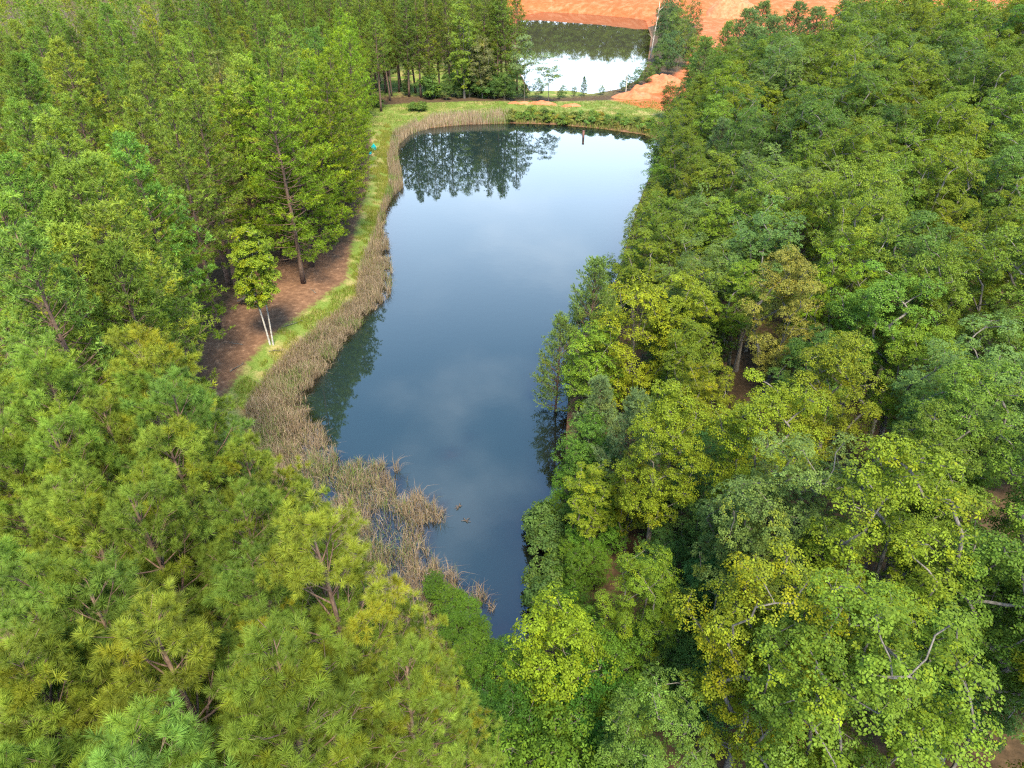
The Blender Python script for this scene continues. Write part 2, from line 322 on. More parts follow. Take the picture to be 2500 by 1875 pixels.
def water(name, poly, step, label, mat):
    lo = poly.min(0) - 2; hi = poly.max(0) + 2
    xs = np.arange(lo[0], hi[0], step); ys = np.arange(lo[1], hi[1], step); X, Y = np.meshgrid(xs, ys)
    d = sdist(X, Y, poly); keep = d < 1.6; Z = ground(X, Y)
    dep = np.clip(1 - np.exp(-(np.maximum(0, -Z) ** 1.0) * 1.7), 0, 1)
    ii = np.arange(X.size).reshape(X.shape); q = np.stack([ii[:-1, :-1], ii[:-1, 1:], ii[1:, 1:], ii[1:, :-1]], -1).reshape(-1, 4)
    q = q[keep.ravel()[q].all(1)]
    used = np.unique(q); re = np.zeros(X.size, int); re[used] = np.arange(len(used))
    V = np.stack([X, Y, np.zeros_like(X)], -1).reshape(-1, 3)[used]
    m2 = mesh_np(name, V, re[q]); a = m2.attributes.new('depth', 'FLOAT', 'POINT'); a.data.foreach_set('value', dep.ravel()[used].astype(np.float32))
    return tag(obj(name, m2, mat), kind='structure', label=label)
water('pond_water', bank1, .6, 'still blue pond winding between pines and hardwoods', water_mat('pond_water', (.010, .019, .018), 0))
water('second_pond_water', pond2, 1.2, 'pale mirror-like pond below the red clay bank', water_mat('far_pond_water', (.05, .05, .03), 0))

# ------------------------------------------------------------------ plant generators
def needle_tuft(r, n, ln, wd, shoot, up=0.0):
    t = r.uniform(0, 1, n); th = r.uniform(0, 6.283, n); ang = np.radians(98 - 82 * t + r.normal(0, 10, n))
    D = np.stack([np.sin(ang) * np.cos(th), np.sin(ang) * np.sin(th), np.cos(ang)], 1); D[:, 2] += up
    b = np.zeros((n, 3)); b[:, 2] = t * shoot
    side = np.cross(D, r.normal(size=(n, 3))); side /= np.linalg.norm(side, axis=1)[:, None]
    l = ln * r.uniform(.8, 1.15, n)[:, None]
    V = np.stack([b - side * wd * .5, b + side * wd * .5, b + D * l + np.array([0, 0, -.0])], 1).reshape(-1, 3)
    C = np.ones((n, 3, 3)); C[:, :2] *= .78; C[:, 2] *= 1.34  # darker at the sheath, brighter at the tip; tuft shading put into the tint
    return V, np.arange(3 * n).reshape(-1, 3), C.reshape(-1, 3)
def make_pine(name, seed, H=19.0, cb=.45, Rm=2.5, nn=88, ln=.155, wd=.0075, shoot=.09, wh=.55, per=5, dense=1.0, up=.5, mult=4, sh=2.4, lob_=.42, droop=0.0, tops=1, minel=2, yel=.15, tsc=1.0):
    """a pine: trunk mesh with limbs, crown mesh of needle tufts"""
    r = np.random.default_rng(seed); wood = Geo(); fol = Geo()
    n = 12; z = np.linspace(0, H, n); bx = np.cumsum(r.normal(0, .06, n)) * np.linspace(0, 1, n); by = np.cumsum(r.normal(0, .06, n)) * np.linspace(0, 1, n)
    r0 = .0095 * H; rad = r0 * (1 - z / H) ** .8 + .015; rad[0] *= 1.25
    wood.tube(np.stack([bx, by, z], 1), rad, 8)
    cen = lambda zz: np.array([np.interp(zz, z, bx), np.interp(zz, z, by), zz])
    pos, dirs, tin = [], [], []
    zz = cb * H; az0 = r.uniform(0, 6.28)
    while zz < H - .25:
        t = (zz - cb * H) / (H * (1 - cb)); k = int(per + r.integers(-1, 2)); az0 += r.uniform(.4, 1.2)
        prof = (1 - t) ** .72 * (0.5 + .5 * min(1, t * 5 + .25)) + .07
        for j in range(k):
            if r.random() < .10: continue
            az = az0 + j * 6.283 / k + r.normal(0, .22); L = Rm * prof * r.uniform(.62, 1.15); z1 = zz + r.uniform(-.2, .2)
            el = np.radians(minel + (62 - minel) * t ** 1.2 + r.normal(0, 7) - droop * (1 - t)); h = np.array([math.cos(az), math.sin(az), 0])
            m = 5; s = np.linspace(0, 1, m); curl = .30 * L * s ** 2.2 * (1 - .5 * t)
            path = cen(z1)[None] + h[None] * (s * L * math.cos(el))[:, None]; path[:, 2] += s * L * math.sin(el) + curl
            sw = np.cross(h, [0, 0, 1]) * r.normal(0, .10) * L; path += sw[None] * (s ** 2)[:, None]
            wood.tube(path, np.linspace(.012 + .012 * L, .006, m), 4, False)
            at_ = lambda q: np.array([np.interp(q, s, path[:, i]) for i in range(3)])
            hue = r.normal(1, .08); yl = r.random() < yel
            def put(p, d, b=1.0):
                pos.append(p); dirs.append(d); c = np.array([1, 1, 1.]) * hue * r.normal(1, .12) * b
                if yl: c = c * np.array([1.28, 1.1, .8])
                tin.append(c)
            dtip = path[-1] - path[-2]; dtip /= np.linalg.norm(dtip); put(path[-1], dtip + [0, 0, up * .6])
            ns = max(2, int(dense * (1.6 + sh * L)))
            for q in np.sort(lob_ + (1 - lob_) * r.uniform(0, 1, ns) ** .75):
                p = at_(q); sl = (.20 + .34 * min(1.2, L / 1.6) * r.uniform(.4, 1) + .3 * L * max(0, .75 - q)); sg = r.choice([-1, 1]); a2 = sg * r.uniform(.5, 1.15)
                d = h * math.cos(a2) + np.cross([0, 0, 1], h) * math.sin(a2); d[2] = r.uniform(.05, .5) + .5 * t
                d /= np.linalg.norm(d); e = p + d * sl + np.array([0, 0, .12 * sl])
                wood.tube(np.stack([p, e]), [.010, .005], 3, False)
                for c_ in ([e] if sl < .62 else [e, p + (e - p) * .45 + r.normal(0, .07, 3)]):
                    b_ = r.normal(1, .16)
                    for _ in range(mult):
                        o_ = r.normal(0, .075, 3); put(c_ + o_ * [1, 1, .8], d * .5 + o_ * 9 + [0, 0, up * 1.3], b_)
        zz += wh * r.uniform(.8, 1.2) * (1 - .35 * t)
    for _ in range(4): pos.append(cen(H) + r.normal(0, .05, 3)); dirs.append(np.array([r.normal(0, .3), r.normal(0, .3), 1.])); tin.append(np.ones(3))
    # dead limbs below the crown
    for _ in range(9):
        z1 = r.uniform(.22, max(.3, cb)) * H; az = r.uniform(0, 6.28); L = r.uniform(.5, 1.5); c = cen(z1)
        wood.tube(np.stack([c, c + [L * .6 * math.cos(az), L * .6 * math.sin(az), .05], c + [L * math.cos(az + .2), L * math.sin(az + .2), -.1]]), [.022, .014, .005], 3, False)
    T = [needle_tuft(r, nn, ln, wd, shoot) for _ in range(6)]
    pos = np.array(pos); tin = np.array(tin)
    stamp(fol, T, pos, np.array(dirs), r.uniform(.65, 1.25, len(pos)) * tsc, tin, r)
    return wood.mesh(name + '_wood', True), fol.mesh(name + '_needles'), H

def leaf_rosette(r, n, ln, wd, droop, simple=False):
    V, T, C = [], [], []
    for k in range(n):
        a = 6.283 * k / n + r.normal(0, .25); L = ln * r.uniform(.75, 1.2); w_ = wd * r.uniform(.8, 1.2); dr = droop + r.normal(0, .22); tw = r.normal(0, .35)
        h = np.array([math.cos(a), math.sin(a), 0]); sd_ = np.array([-math.sin(a), math.cos(a), tw]); o = h * .02
        up_ = np.array([0, 0, r.uniform(0, .05)])
        mid = o + h * L * .55 * math.cos(dr * .4) + np.array([0, 0, -math.sin(dr * .4) * L * .55]) + up_
        tip = mid + h * L * .5 * math.cos(dr) - np.array([0, 0, math.sin(dr) * L * .5])
        if simple:
            i = len(V); V += [o + up_, mid + sd_ * w_ * .5, tip, mid - sd_ * w_ * .5]; T += [(i, i + 1, i + 2), (i, i + 2, i + 3)]; c = r.normal(1, .10); C += [[c * .92] * 3, [c] * 3, [c * 1.08] * 3, [c] * 3]; continue
        i = len(V); V += [o + up_, mid + sd_ * w_ * .5 + [0, 0, .012], mid - [0, 0, .01], mid - sd_ * w_ * .5 + [0, 0, .012], tip]
        T += [(i, i + 1, i + 2), (i, i + 2, i + 3), (i + 1, i + 4, i + 2), (i + 2, i + 4, i + 3)]
        c = r.normal(1, .10); C += [[c * .9] * 3, [c] * 3, [c * .97] * 3, [c] * 3, [c * 1.08] * 3]
    return np.array(V), np.array(T), np.array(C)
def make_hardwood(name, seed, H=14.0, cb=.3, Rx=2.6, nclump=60, per=42, cr=.75, ln=.17, wd=.07, droop=.7, nl=5, stems=1, lean=0.12, yel=.07, top=.62, flat=.7, mtr=.009, yc=(1.30, 1.10, .65), fork=True, simple=False):
    """a broadleaf tree or shrub: forked wood and domed clumps of leaf rosettes"""
    r = np.random.default_rng(seed); wood = Geo(); fol = Geo()
    # clump centres through an uneven egg-shaped crown
    cz = H * (cb + top * (1 - cb) * .78); C = []; tries = 0
    lob = [(r.uniform(0, 6.28), r.uniform(.75, 1.2)) for _ in range(5)]
    while len(C) < nclump and tries < 6000:
        tries += 1
        d = r.normal(size=3); d /= np.linalg.norm(d); rr = r.uniform(.15, 1) ** .42; az = math.atan2(d[1], d[0])
        f = np.mean([1 + (g - 1) * max(0, math.cos(az - a)) * 2 for a, g in lob])
        zup = (H - cz) if d[2] > 0 else (cz - cb * H)
        p = np.array([d[0] * Rx * f * rr, d[1] * Rx * f * rr, cz + d[2] * zup * rr])
        if all(np.linalg.norm((p - q) * [1, 1, 1.25]) > cr * .82 for q in C): C.append(p)
    C = np.array(C)
    # wood: nodes, each clump joins the nearest lower node
    nodes, par = [], []
    for s in range(stems):
        a = r.uniform(-.5, .5) + 6.283 * s / stems + (.9 if s == 0 else .9); prev = -1; m = 7; hh = H * (.70 if fork else .95)
        le = lean * (1 if stems == 1 else 1.1)
        for i in range(m):
            q = i / (m - 1); nodes.append(np.array([math.cos(a) * (le * H * q ** 1.3 * .5 + (.14 if stems > 1 else 0)) + r.normal(0, .05) * q, math.sin(a) * (le * H * q ** 1.3 * .5 + (.14 if stems > 1 else 0)) + r.normal(0, .05) * q, hh * q])); par.append(prev); prev = len(nodes) - 1
    tips = []; order = np.argsort(C[:, 2] - .5 * H + .4 * np.hypot(C[:, 0], C[:, 1]))
    for c in C[order]:
        A = np.array(nodes); dv_ = c - A; dist = np.linalg.norm(dv_, axis=1); pen = np.where(dv_[:, 2] < .35 * np.hypot(dv_[:, 0], dv_[:, 1]), 2.5, 0) + np.where(A[:, 2] < cb * H * .55, 3, 0)
        j = int(np.argmin(dist + pen)); a = A[j]; prev = j
        k = 3 if dist[j] > 1.2 else 2
        for i in range(1, k + 1):
            q = i / k; p = a + (c - a) * q; p[2] -= .16 * dist[j] * math.sin(math.pi * q) * -0.25; p = p + (r.normal(0, .07, 3) * dist[j] * .5 if i < k else 0)
            nodes.append(p); par.append(prev); prev = len(nodes) - 1
        tips.append(prev)
    cnt = np.zeros(len(nodes))
    for tnode in tips:
        k = tnode
        while k >= 0: cnt[k] += 1; k = par[k]
    rad = mtr * H / 14 * np.sqrt(np.maximum(cnt, .6)) * 1.6 + .006
    ch = {}
    for i, p_ in enumerate(par):
        if p_ >= 0: ch.setdefault(p_, []).append(i)
    starts = [(i, None) for i, p_ in enumerate(par) if p_ < 0]
    while starts:
        i, p_ = starts.pop(); chain = ([p_] if p_ is not None else []) + [i]; k = i
        while k in ch:
            nxt = max(ch[k], key=lambda q: cnt[q]); starts += [(q, k) for q in ch[k] if q != nxt]; chain.append(nxt); k = nxt
        rr = rad[chain].copy()
        if p_ is not None: rr[0] = rr[1]
        if p_ is None: rr[0] *= 1.25
        wood.tube(np.array(nodes)[chain], rr, 7 if p_ is None else 4, False)
    # leaves
    pos, dirs, tin = [], [], []
    for c in C:
        n = int(per * r.uniform(.7, 1.3)); rc = cr * r.uniform(.75, 1.25); hue = r.normal(1, .09); yl = r.random() < yel
        d = r.normal(size=(n, 3)); d /= np.linalg.norm(d, axis=1)[:, None]; d[:, 2] = np.abs(d[:, 2]) * np.where(r.random(n) < .78, 1, -.5)
        q = r.uniform(.35, 1, n)[:, None] ** .5
        p = c + d * q * rc * [1, 1, flat]; out_ = np.array([c[0], c[1], 0]); out_ = out_ / (np.linalg.norm(out_) + .3)
        pos.append(p); dirs.append(d * .55 + out_ * .25 + np.array([0, 0, .75]) + r.normal(0, .28, (n, 3)))
        cc = np.ones((n, 3)) * hue * r.normal(1, .13, n)[:, None]
        yy = (r.random(n) < (.75 if yl else .05))[:, None]; cc = np.where(yy, cc * np.array(yc) * r.uniform(.85, 1.1, (n, 1)), cc)
        tin.append(cc)
        for _ in range(2):
            k = r.integers(0, n); wood.tube(np.stack([c, p[k]]), [.010, .004], 3, False)
    pos = np.concatenate(pos); dirs = np.concatenate(dirs); tin = np.concatenate(tin)
    T = [leaf_rosette(r, nl, ln, wd, droop, simple) for _ in range(6)]
    stamp(fol, T, pos, dirs, r.uniform(.75, 1.25, len(pos)), tin, r)
    return wood.mesh(name + '_wood', True), fol.mesh(name + '_leaves'), H

# prototypes (meshes only; every tree in the scene is its own object that shares them)
PN = [make_pine('near_pine_a', 11, 19.5, .46, 2.8, wh=.64, per=5), make_pine('near_pine_b', 12, 19.0, .46, 3.0, wh=.70, per=5), make_pine('near_pine_c', 13, 18.5, .46, 2.9, wh=.66, per=5)]
mid = dict(lob_=.3, mult=3, sh=2.6, nn=14, ln=.20, wd=.042, shoot=.13)
PM = [make_pine('pine_a', 21, 19.0, .40, 2.7, **mid), make_pine('pine_b', 22, 18.5, .42, 2.9, **mid), make_pine('pine_c', 23, 19.0, .38, 2.6, **mid), make_pine('pine_d', 24, 18.0, .42, 2.9, wh=.65, **mid), make_pine('pine_e', 29, 18.8, .40, 2.7, wh=.7, **mid)]
PE = [make_pine('edge_pine_a', 25, 18.5, .13, 3.7, wh=.75, minel=-6, droop=8, **mid), make_pine('edge_pine_b', 26, 18.0, .17, 3.5, wh=.8, minel=-4, droop=8, **mid)]
PT = [make_pine('tall_pine', 27, 18.6, .52, 2.2, wh=.7, **mid)]
PG = [make_pine('grove_pine_a', 41, 20.0, .26, 3.1, wh=.75, per=5, **mid), make_pine('grove_pine_b', 42, 20.5, .20, 3.4, wh=.85, per=5, **mid), make_pine('grove_pine_c', 43, 19.5, .30, 3.0, wh=.75, per=5, **mid)]
wp = dict(mult=4, sh=2.8, nn=15, ln=.16, wd=.034, shoot=.22, up=.7, yel=.03)
PW = [make_pine('white_pine_a', 31, 12.0, .06, 3.0, wh=.55, per=6, minel=12, **wp), make_pine('white_pine_b', 32, 11.0, .06, 2.6, wh=.5, per=6, minel=15, **wp)]
hk = dict(ln=.105, wd=.052, simple=True, flat=.85, cr=.55)
HW = [make_hardwood('hardwood_a', 51, 15.0, .36, 2.1, 84, 58, **hk), make_hardwood('hardwood_b', 52, 14.5, .34, 2.3, 92, 56, stems=2, **hk), make_hardwood('hardwood_c', 53, 14.0, .38, 2.0, 78, 58, **hk),
      make_hardwood('hardwood_d', 54, 15.0, .36, 2.4, 96, 56, stems=2, **hk), make_hardwood('hardwood_f', 56, 15.5, .42, 2.3, 86, 58, stems=3, **hk)]
ok_ = dict(ln=.085, wd=.052, droop=.35, nl=6, simple=True, flat=.85, cr=.58)
OAK = [make_hardwood('oak_a', 61, 15.0, .36, 2.4, 90, 66, stems=2, **ok_), make_hardwood('oak_b', 62, 14.0, .36, 2.2, 82, 66, **ok_)]
FINE = [make_hardwood('fine_leaved_a', 63, 14.0, .32, 2.4, 95, 62, cr=.55, ln=.085, wd=.05, simple=True, droop=.4, yel=.4, yc=(1.28, 1.08, .6)), make_hardwood('fine_leaved_b', 64, 13.0, .28, 2.3, 90, 62, cr=.55, ln=.085, wd=.05, simple=True, droop=.4, yel=.25, yc=(1.28, 1.08, .6))]
LOW = [make_hardwood('low_tree_a', 65, 8.0, .10, 2.3, 66, 50, cr=.68, ln=.12, wd=.06, simple=True, droop=.4, yel=.03), make_hardwood('low_tree_b', 66, 7.0, .10, 2.5, 66, 50, cr=.7, ln=.12, wd=.06, simple=True, droop=.4, yel=.03, stems=3), make_hardwood('edge_tree', 67, 10.5, .10, 2.4, 84, 46, cr=.7, ln=.14, wd=.065, simple=True, droop=.5)]
SHR = [make_hardwood('shrub_a', 68, 1.6, .03, .95, 16, 34, cr=.42, ln=.13, wd=.07, simple=True, droop=.3, stems=4, yel=.2, mtr=.03), make_hardwood('shrub_b', 69, 1.4, .03, 1.1, 18, 34, cr=.42, ln=.13, wd=.07, simple=True, droop=.3, stems=4, yel=.2, mtr=.03)]
GROVE_H = [make_hardwood('bright_tree', 71, 19.0, .10, 2.8, 130, 40, cr=.85, ln=.17, wd=.09, simple=True, droop=.4, yel=.1), make_hardwood('umbrella_tree', 72, 8.5, .30, 2.4, 34, 40, cr=.8, ln=.16, wd=.07, simple=True, droop=.4, flat=.45)]
BIR = [make_hardwood('two_stemmed_birch', 73, 10.4, .33, 1.75, 100, 46, cr=.48, ln=.13, wd=.075, simple=True, droop=.4, stems=2, lean=.09, yel=.25, mtr=.0075)]

def plant(name, proto, x, y, H, color, label, group, cat='tree', bark=None, leaf=M_LEAF, wide=1.0, rz=None, z=None, lean=None):
    wd_, fl, H0 = proto; s = H / H0
    o = empty(name, (x, y, (gz(x, y) if z is None else z) - .05), rng.uniform(0, 6.28) if rz is None else rz)
    o.scale = (s * wide, s * wide, s)
    lean = lean or (float(np.clip(rng.normal(0, .03), -.07, .07)), float(np.clip(rng.normal(0, .03), -.07, .07)))
    o.rotation_euler[0] = lean[0]; o.rotation_euler[1] = lean[1]
    tag(o, label, cat, group)
    obj('trunk', wd_, bark, o); c = obj('crown', fl, leaf, o); c.color = (*color, 1)
    return o
def jit(c, a=.12, b=.08):
    v = rng.normal(1, a); h = rng.normal(0, b); c = np.array(c) * v
    return (max(.01, c[0] * (1 + h)), c[1], max(.004, c[2] * (1 - h)))

# ------------------------------------------------------------------ pines west of the pond
PINE = (.118, .180, .022); PINE_Y = (.160, .208, .024); PINE_B = (.105, .165, .024)
def pine_kind(x, y):
    k = rng.random(); ed = -float(sdist(np.array([x]), np.array([y]), pine_area)[0])
    w1 = 'at the open edge of' if ed < 5 else ('a few rows into' if ed < 16 else 'deep inside')
    w2 = next(t for lim, t in ((21, 'the stand by the narrow water'), (36, 'the stand beside the broad reed bed'), (56, 'the stand behind the white-stemmed tree'), (80, 'the stand around the slender pale pine'), (112, 'the stand behind the teal shelter'), (999, 'the stand towards the grassy dam')) if y < lim)
    c, w0 = (PINE, 'green pine') if k < .5 else ((PINE_Y, 'yellow-green pine') if k < .88 else (PINE_B, 'bluish pine'))
    return c, f'{w0} {w1} {w2}', f'{w0}s {w1} {w2}'
def seen(x, y, H, r=2.6):
    """does any of the crown fall inside the frame"""
    for zz in (H + 1, H * .7, H * .4):
        dz = zz - CAM_H; dep = y * math.cos(PITCH) - dz * math.sin(PITCH)
        if dep < 2: continue
        u = 1250 + FPX * x / dep; v = 937.5 - FPX * (y * math.sin(PITCH) + dz * math.cos(PITCH)) / dep; m_ = FPX * r / dep
        if -m_ < u < 2500 + m_ and -m_ < v < 1875 + m_: return True
    return False
pine_edge = px([(900, 200), (815, 255), (790, 300), (770, 360), (755, 420), (735, 480), (700, 540), (650, 590), (600, 600), (540, 640), (490, 700), (440, 740), (420, 790), (440, 850), (480, 930)], .8) + [(-13.5, 33), (-10.5, 27.5), (-7.0, 23), (-3.5, 18.8), (-2.0, 15), (-1.5, 3)]
pine_area = np.array(pine_edge + [(-60, 3), (-150, 205), (-45, 215), (-40, 190)])
def blocks(x, y, H, r, poly, t0=.45):
    """would this crown stand before the open bank or water the photograph shows"""
    for t in np.linspace(t0, 1, 6):
        rr_ = r * (1 - t) ** .6 + .25; dz = H * t + .8 - CAM_H; dep = y * math.cos(PITCH) - dz * math.sin(PITCH)
        if dep < 2: continue
        v = 937.5 - FPX * (y * math.sin(PITCH) + dz * math.cos(PITCH)) / dep
        for q in (-1, 0, 1):
            if inpoly(1250 + FPX * (x + q * rr_) / dep, v, poly): return True
    return False
OPEN = np.array([(600, 660), (700, 640), (760, 590), (850, 470), (895, 350), (960, 280), (985, 330), (975, 480), (955, 680), (860, 800), (750, 960), (800, 1110), (980, 1140), (1100, 1230), (1215, 1450), (1200, 1540), (1130, 1500), (1060, 1420), (960, 1330), (890, 1250), (770, 1180), (700, 1120), (640, 1060), (590, 990), (545, 940), (560, 870), (590, 840), (560, 780), (560, 720)])
TOPS = []   # (u, v, height) of crowns read off the photograph
z1 = 900 / 2212
for a, b in [(190, 170), (350, 250), (30, 330), (40, 600), (310, 640), (430, 700), (580, 330), (720, 140), (880, 40), (860, 200), (1110, 150), (1030, 240), (1500, 10), (1680, 110), (1650, 290), (1770, 430), (1620, 540), (1450, 350),
    (1860, 180), (2090, 250), (2180, 350), (760, 600), (800, 390), (580, 940), (440, 560), (160, 920), (10, 960), (400, 980), (480, 1010), (940, 600), (730, 770), (1130, 530), (1080, 970), (320, 1210), (60, 1210), (300, 1440), (560, 1250), (700, 1470), (120, 1400), (1000, 1120), (1960, 420), (1850, 330), (120, 350), (2080, 520), (240, 60), (600, 30), (1250, 20)]:
    TOPS.append((a * z1, b * z1, rng.uniform(18.0, 19.8)))
NEAR = [(277, 836, 19.6), (362, 900, 18.6), (484, 925, 16.5), (20, 860, 19.5), (120, 900, 18.6), (220, 1007, 18.3), (102, 1000, 19.2), (374, 980, 19.2), (430, 1090, 18.6), (594, 1084, 17.4), (260, 1160, 19.2), (545, 1155, 18.4), (142, 1150, 18.2), (710, 1180, 15.0),
    (134, 1294, 18.6), (187, 1415, 19.2), (60, 1440, 19.4), (350, 1535, 19.4), (545, 1436, 18.6), (585, 1560, 20.0), (850, 1275, 19.8), (447, 1802, 19.8), (30, 1660, 19.0), (840, 1480, 17.0), (960, 1640, 16.4), (780, 1720, 18.6), (220, 1750, 18.6), (700, 1330, 16.0), (-30, 1050, 18.8), (-25, 1350, 19), (0, 1540, 18.4), (-40, 940, 18.5), (30, 1820, 18.5), (60, 1120, 17.5)]
placed = []
for u, v, h in NEAR:
    x, y = P(u, v, h + .9); c, lb, gr = pine_kind(x, y); placed.append((x, y))
    if blocks(x, y, h, 2.2, OPEN): continue
    plant('pine_tree', PN[rng.integers(len(PN))], x, y, h, jit(c), lb, gr, bark=M_PBARK, leaf=M_NEEDLE, wide=rng.uniform(.92, 1.08))
bright = placed[20]
for u, v, h in TOPS:
    x, y = P(u, v, h + .9)
    if not inpoly(x, y, pine_area) or blocks(x, y, h, 2.2, OPEN): continue
    c, lb, gr = pine_kind(x, y); placed.append((x, y))
    plant('pine_tree', PM[rng.integers(len(PM))], x, y, h, jit(np.array(c) * 1.1), lb, gr, bark=M_PBARK, leaf=M_NEEDLE, wide=rng.uniform(1.05, 1.25))
# the ones standing along the trodden path, with boughs almost to the ground
for u, v, h in [(741, 693, 18.0), (480, 905, 17.0), (560, 700, 17.5), (690, 560, 18.2), (800, 545, 17.6), (640, 640, 17), (450, 830, 17), (762, 652, 17.5), (788, 612, 17), (812, 596, 16.5), (700, 640, 18), (835, 570, 17.5), (850, 500, 17.8), (862, 455, 17.5), (868, 415, 18), (864, 384, 17.5), (866, 350, 17), (880, 318, 17.5), (890, 292, 16.5), (862, 300, 18), (850, 420, 18), (820, 520, 18)]:
    x, y = P(u, v, .8); placed.append((x, y))
    if y < 60 and blocks(x, y, h, 2.8, OPEN, .3): continue
    plant('edge_pine', PE[rng.integers(2)], x, y, h, jit((.140, .215, .014)), 'pine with low sweeping boughs at the edge of the path by the reeds', 'pines edging the path', bark=M_PBARK, leaf=M_NEEDLE, wide=1.25 if v > 430 else 1.0)
x, y = P(617, 575, .8); placed.append((x, y))
plant('slender_pine', PT[0], x, y, 18.6, (.15, .17, .04), 'tall slender pale pine with a long bare trunk behind the white-stemmed tree', None, bark=M_PBARK, leaf=M_NEEDLE)
npine = 0; cand = []
for gx_ in np.arange(-130, 2, 5.0):
    for gy_ in np.arange(4, 205, 5.0):
        x = gx_ + rng.uniform(-1.7, 1.7); y = gy_ + rng.uniform(-1.7, 1.7); h = rng.uniform(12.5, 16.8)
        if y > 160: h += 2
        if math.hypot(x, y) < 27: h *= .78
        if not inpoly(x, y, pine_area) or not seen(x, y, h) or blocks(x, y, h, 2.4, OPEN, .3): continue
        if min((x - a) ** 2 + (y - b) ** 2 for a, b in placed) < 3.1 ** 2: continue
        cand.append((x, y, h)); placed.append((x, y))
cand.sort(key=lambda c: math.hypot(c[0], c[1]))
far_pines = cand[205:]
for x, y, h in cand[:205]:
    near = math.hypot(x, y) < 26; c, lb, gr = pine_kind(x, y); npine += 1
    plant('pine_tree', (PN[rng.integers(3)] if near else PM[rng.integers(5)]), x, y, h, jit(c), lb, gr, bark=M_PBARK, leaf=M_NEEDLE, wide=rng.uniform(1.0, 1.2))
def join_far(name, protos, items, bark, leaf, cols, label, cat):
    """trees too far off to tell apart: one mass, wood and leaves as its two parts"""
    root = empty(name, (0, 0, 0)); tag(root, label, cat, kind='stuff'); W = Geo(); F = Geo()
    data = []
    for w_, f_, H0 in protos:
        row = []
        for m_ in (w_, f_):
            v = np.empty(len(m_.vertices) * 3, np.float32); m_.vertices.foreach_get('co', v); t = np.empty(len(m_.loops), np.int32); m_.loops.foreach_get('vertex_index', t)
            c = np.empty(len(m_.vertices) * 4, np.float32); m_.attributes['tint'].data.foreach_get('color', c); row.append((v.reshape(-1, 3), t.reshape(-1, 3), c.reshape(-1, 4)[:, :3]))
        data.append((row, H0))
    for x, y, h in items:
        row, H0 = data[rng.integers(len(data))]; a = rng.uniform(0, 6.28); k = h / H0; Rm_ = np.array([[math.cos(a), -math.sin(a), 0], [math.sin(a), math.cos(a), 0], [0, 0, 1]]) * k; p = np.array([x, y, gz(x, y)]); col = np.array(jit(cols[rng.integers(len(cols))]))
        W.tube(np.array([(0, 0, 0), (.1, .05, .5), (0, .1, .85)]) * h + p, [.16, .11, .04], 6, False)
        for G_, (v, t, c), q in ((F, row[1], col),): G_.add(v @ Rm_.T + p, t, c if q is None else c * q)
    obj('trunks', W.mesh(name + '_wood'), bark, root); obj('canopy', F.mesh(name + '_foliage'), leaf, root)
lo = dict(mult=2, nn=6, ln=.32, wd=.11, shoot=.2, dense=.40, wh=.9, per=5)
PF = [make_pine('far_pine_a', 81, 19, .45, 2.8, **lo), make_pine('far_pine_b', 82, 19, .42, 3.0, **lo)]
if far_pines: join_far('far_pine_wood', PF, far_pines, M_PBARK, M_NEEDLE, [PINE, PINE_Y], 'far mass of pines closing the view behind the dense stand', 'pine wood')
print('pines', len(placed), npine, len(far_pines))

# grove behind the dam
GR = (.115, .165, .022)
for i, (u, v) in enumerate([(942, 226), (950, 226), (999, 238), (1028, 238), (1052, 234), (900, 232), (1182, 230), (1262, 226), (870, 215), (1215, 232), (1075, 230), (1100, 232), (1160, 228), (1240, 230), (975, 226), (1015, 228), (1195, 222), (1225, 222), (920, 222)]):
    x, y = P(u, v, 1.0)
    plant('grove_pine', PG[i % 3], x, y, rng.uniform(18.5, 20.5), jit(GR, .08, .06), 'tall open pine with bare lower trunk in the grove behind the grassy dam', 'pines of the grove behind the dam', bark=M_PBARK, leaf=M_NEEDLE, wide=1.2)
k = 0
for gx_ in np.arange(-72, 14, 6.2):
    for gy_ in np.arange(166, 250, 6.2):
        x = gx_ + rng.uniform(-2, 2); y = gy_ + rng.uniform(-2, 2)
        if x > 2 - .02 * (y - 160) or x < -.52 * y or (-26 < x < -14 and y < 185) or (y < 172 and -20 < x < 2): continue
        k += 1; plant('grove_pine', PG[rng.integers(3)], x, y, rng.uniform(17.5, 20.5), jit(GR, .1, .08), 'pine deep in the shaded grove behind the grassy dam', 'pines deep in the grove', bark=M_PBARK, leaf=M_NEEDLE)
print('grove', k)
x, y = P(1134, 240, 1); plant('leafy_tree', GROVE_H[0], x, y, 19.0, (.13, .19, .022), 'bright green leafy tree clothed to the ground among the grove pines', None, bark=M_HBARK)
x, y = P(1160, 236, 1); plant('leafy_tree', GROVE_H[0], x, y + 2, 14.0, (.11, .17, .025), 'mid-sized leafy tree tucked beside the bright green tree in the grove', None, bark=M_HBARK)
x, y = P(1178, 240, 1); plant('grey_tree', LOW[2], x, y, 12.0, (.15, .16, .06), 'grey-green leafy tree under the grove pines', None, bark=M_HBARK)
x, y = P(1339, 252, 1); plant('umbrella_tree', GROVE_H[1], x, y, 9.5, (.10, .15, .04), 'small open tree with flat layered crown and pale trunk on the dam', None, bark=M_HBARK)
x, y = P(1280, 246, 1); plant('slim_tree', GROVE_H[1], x, y, 12.5, (.12, .17, .06), 'slim pale leafy tree in front of the white far pond', None, bark=M_HBARK, wide=.8)
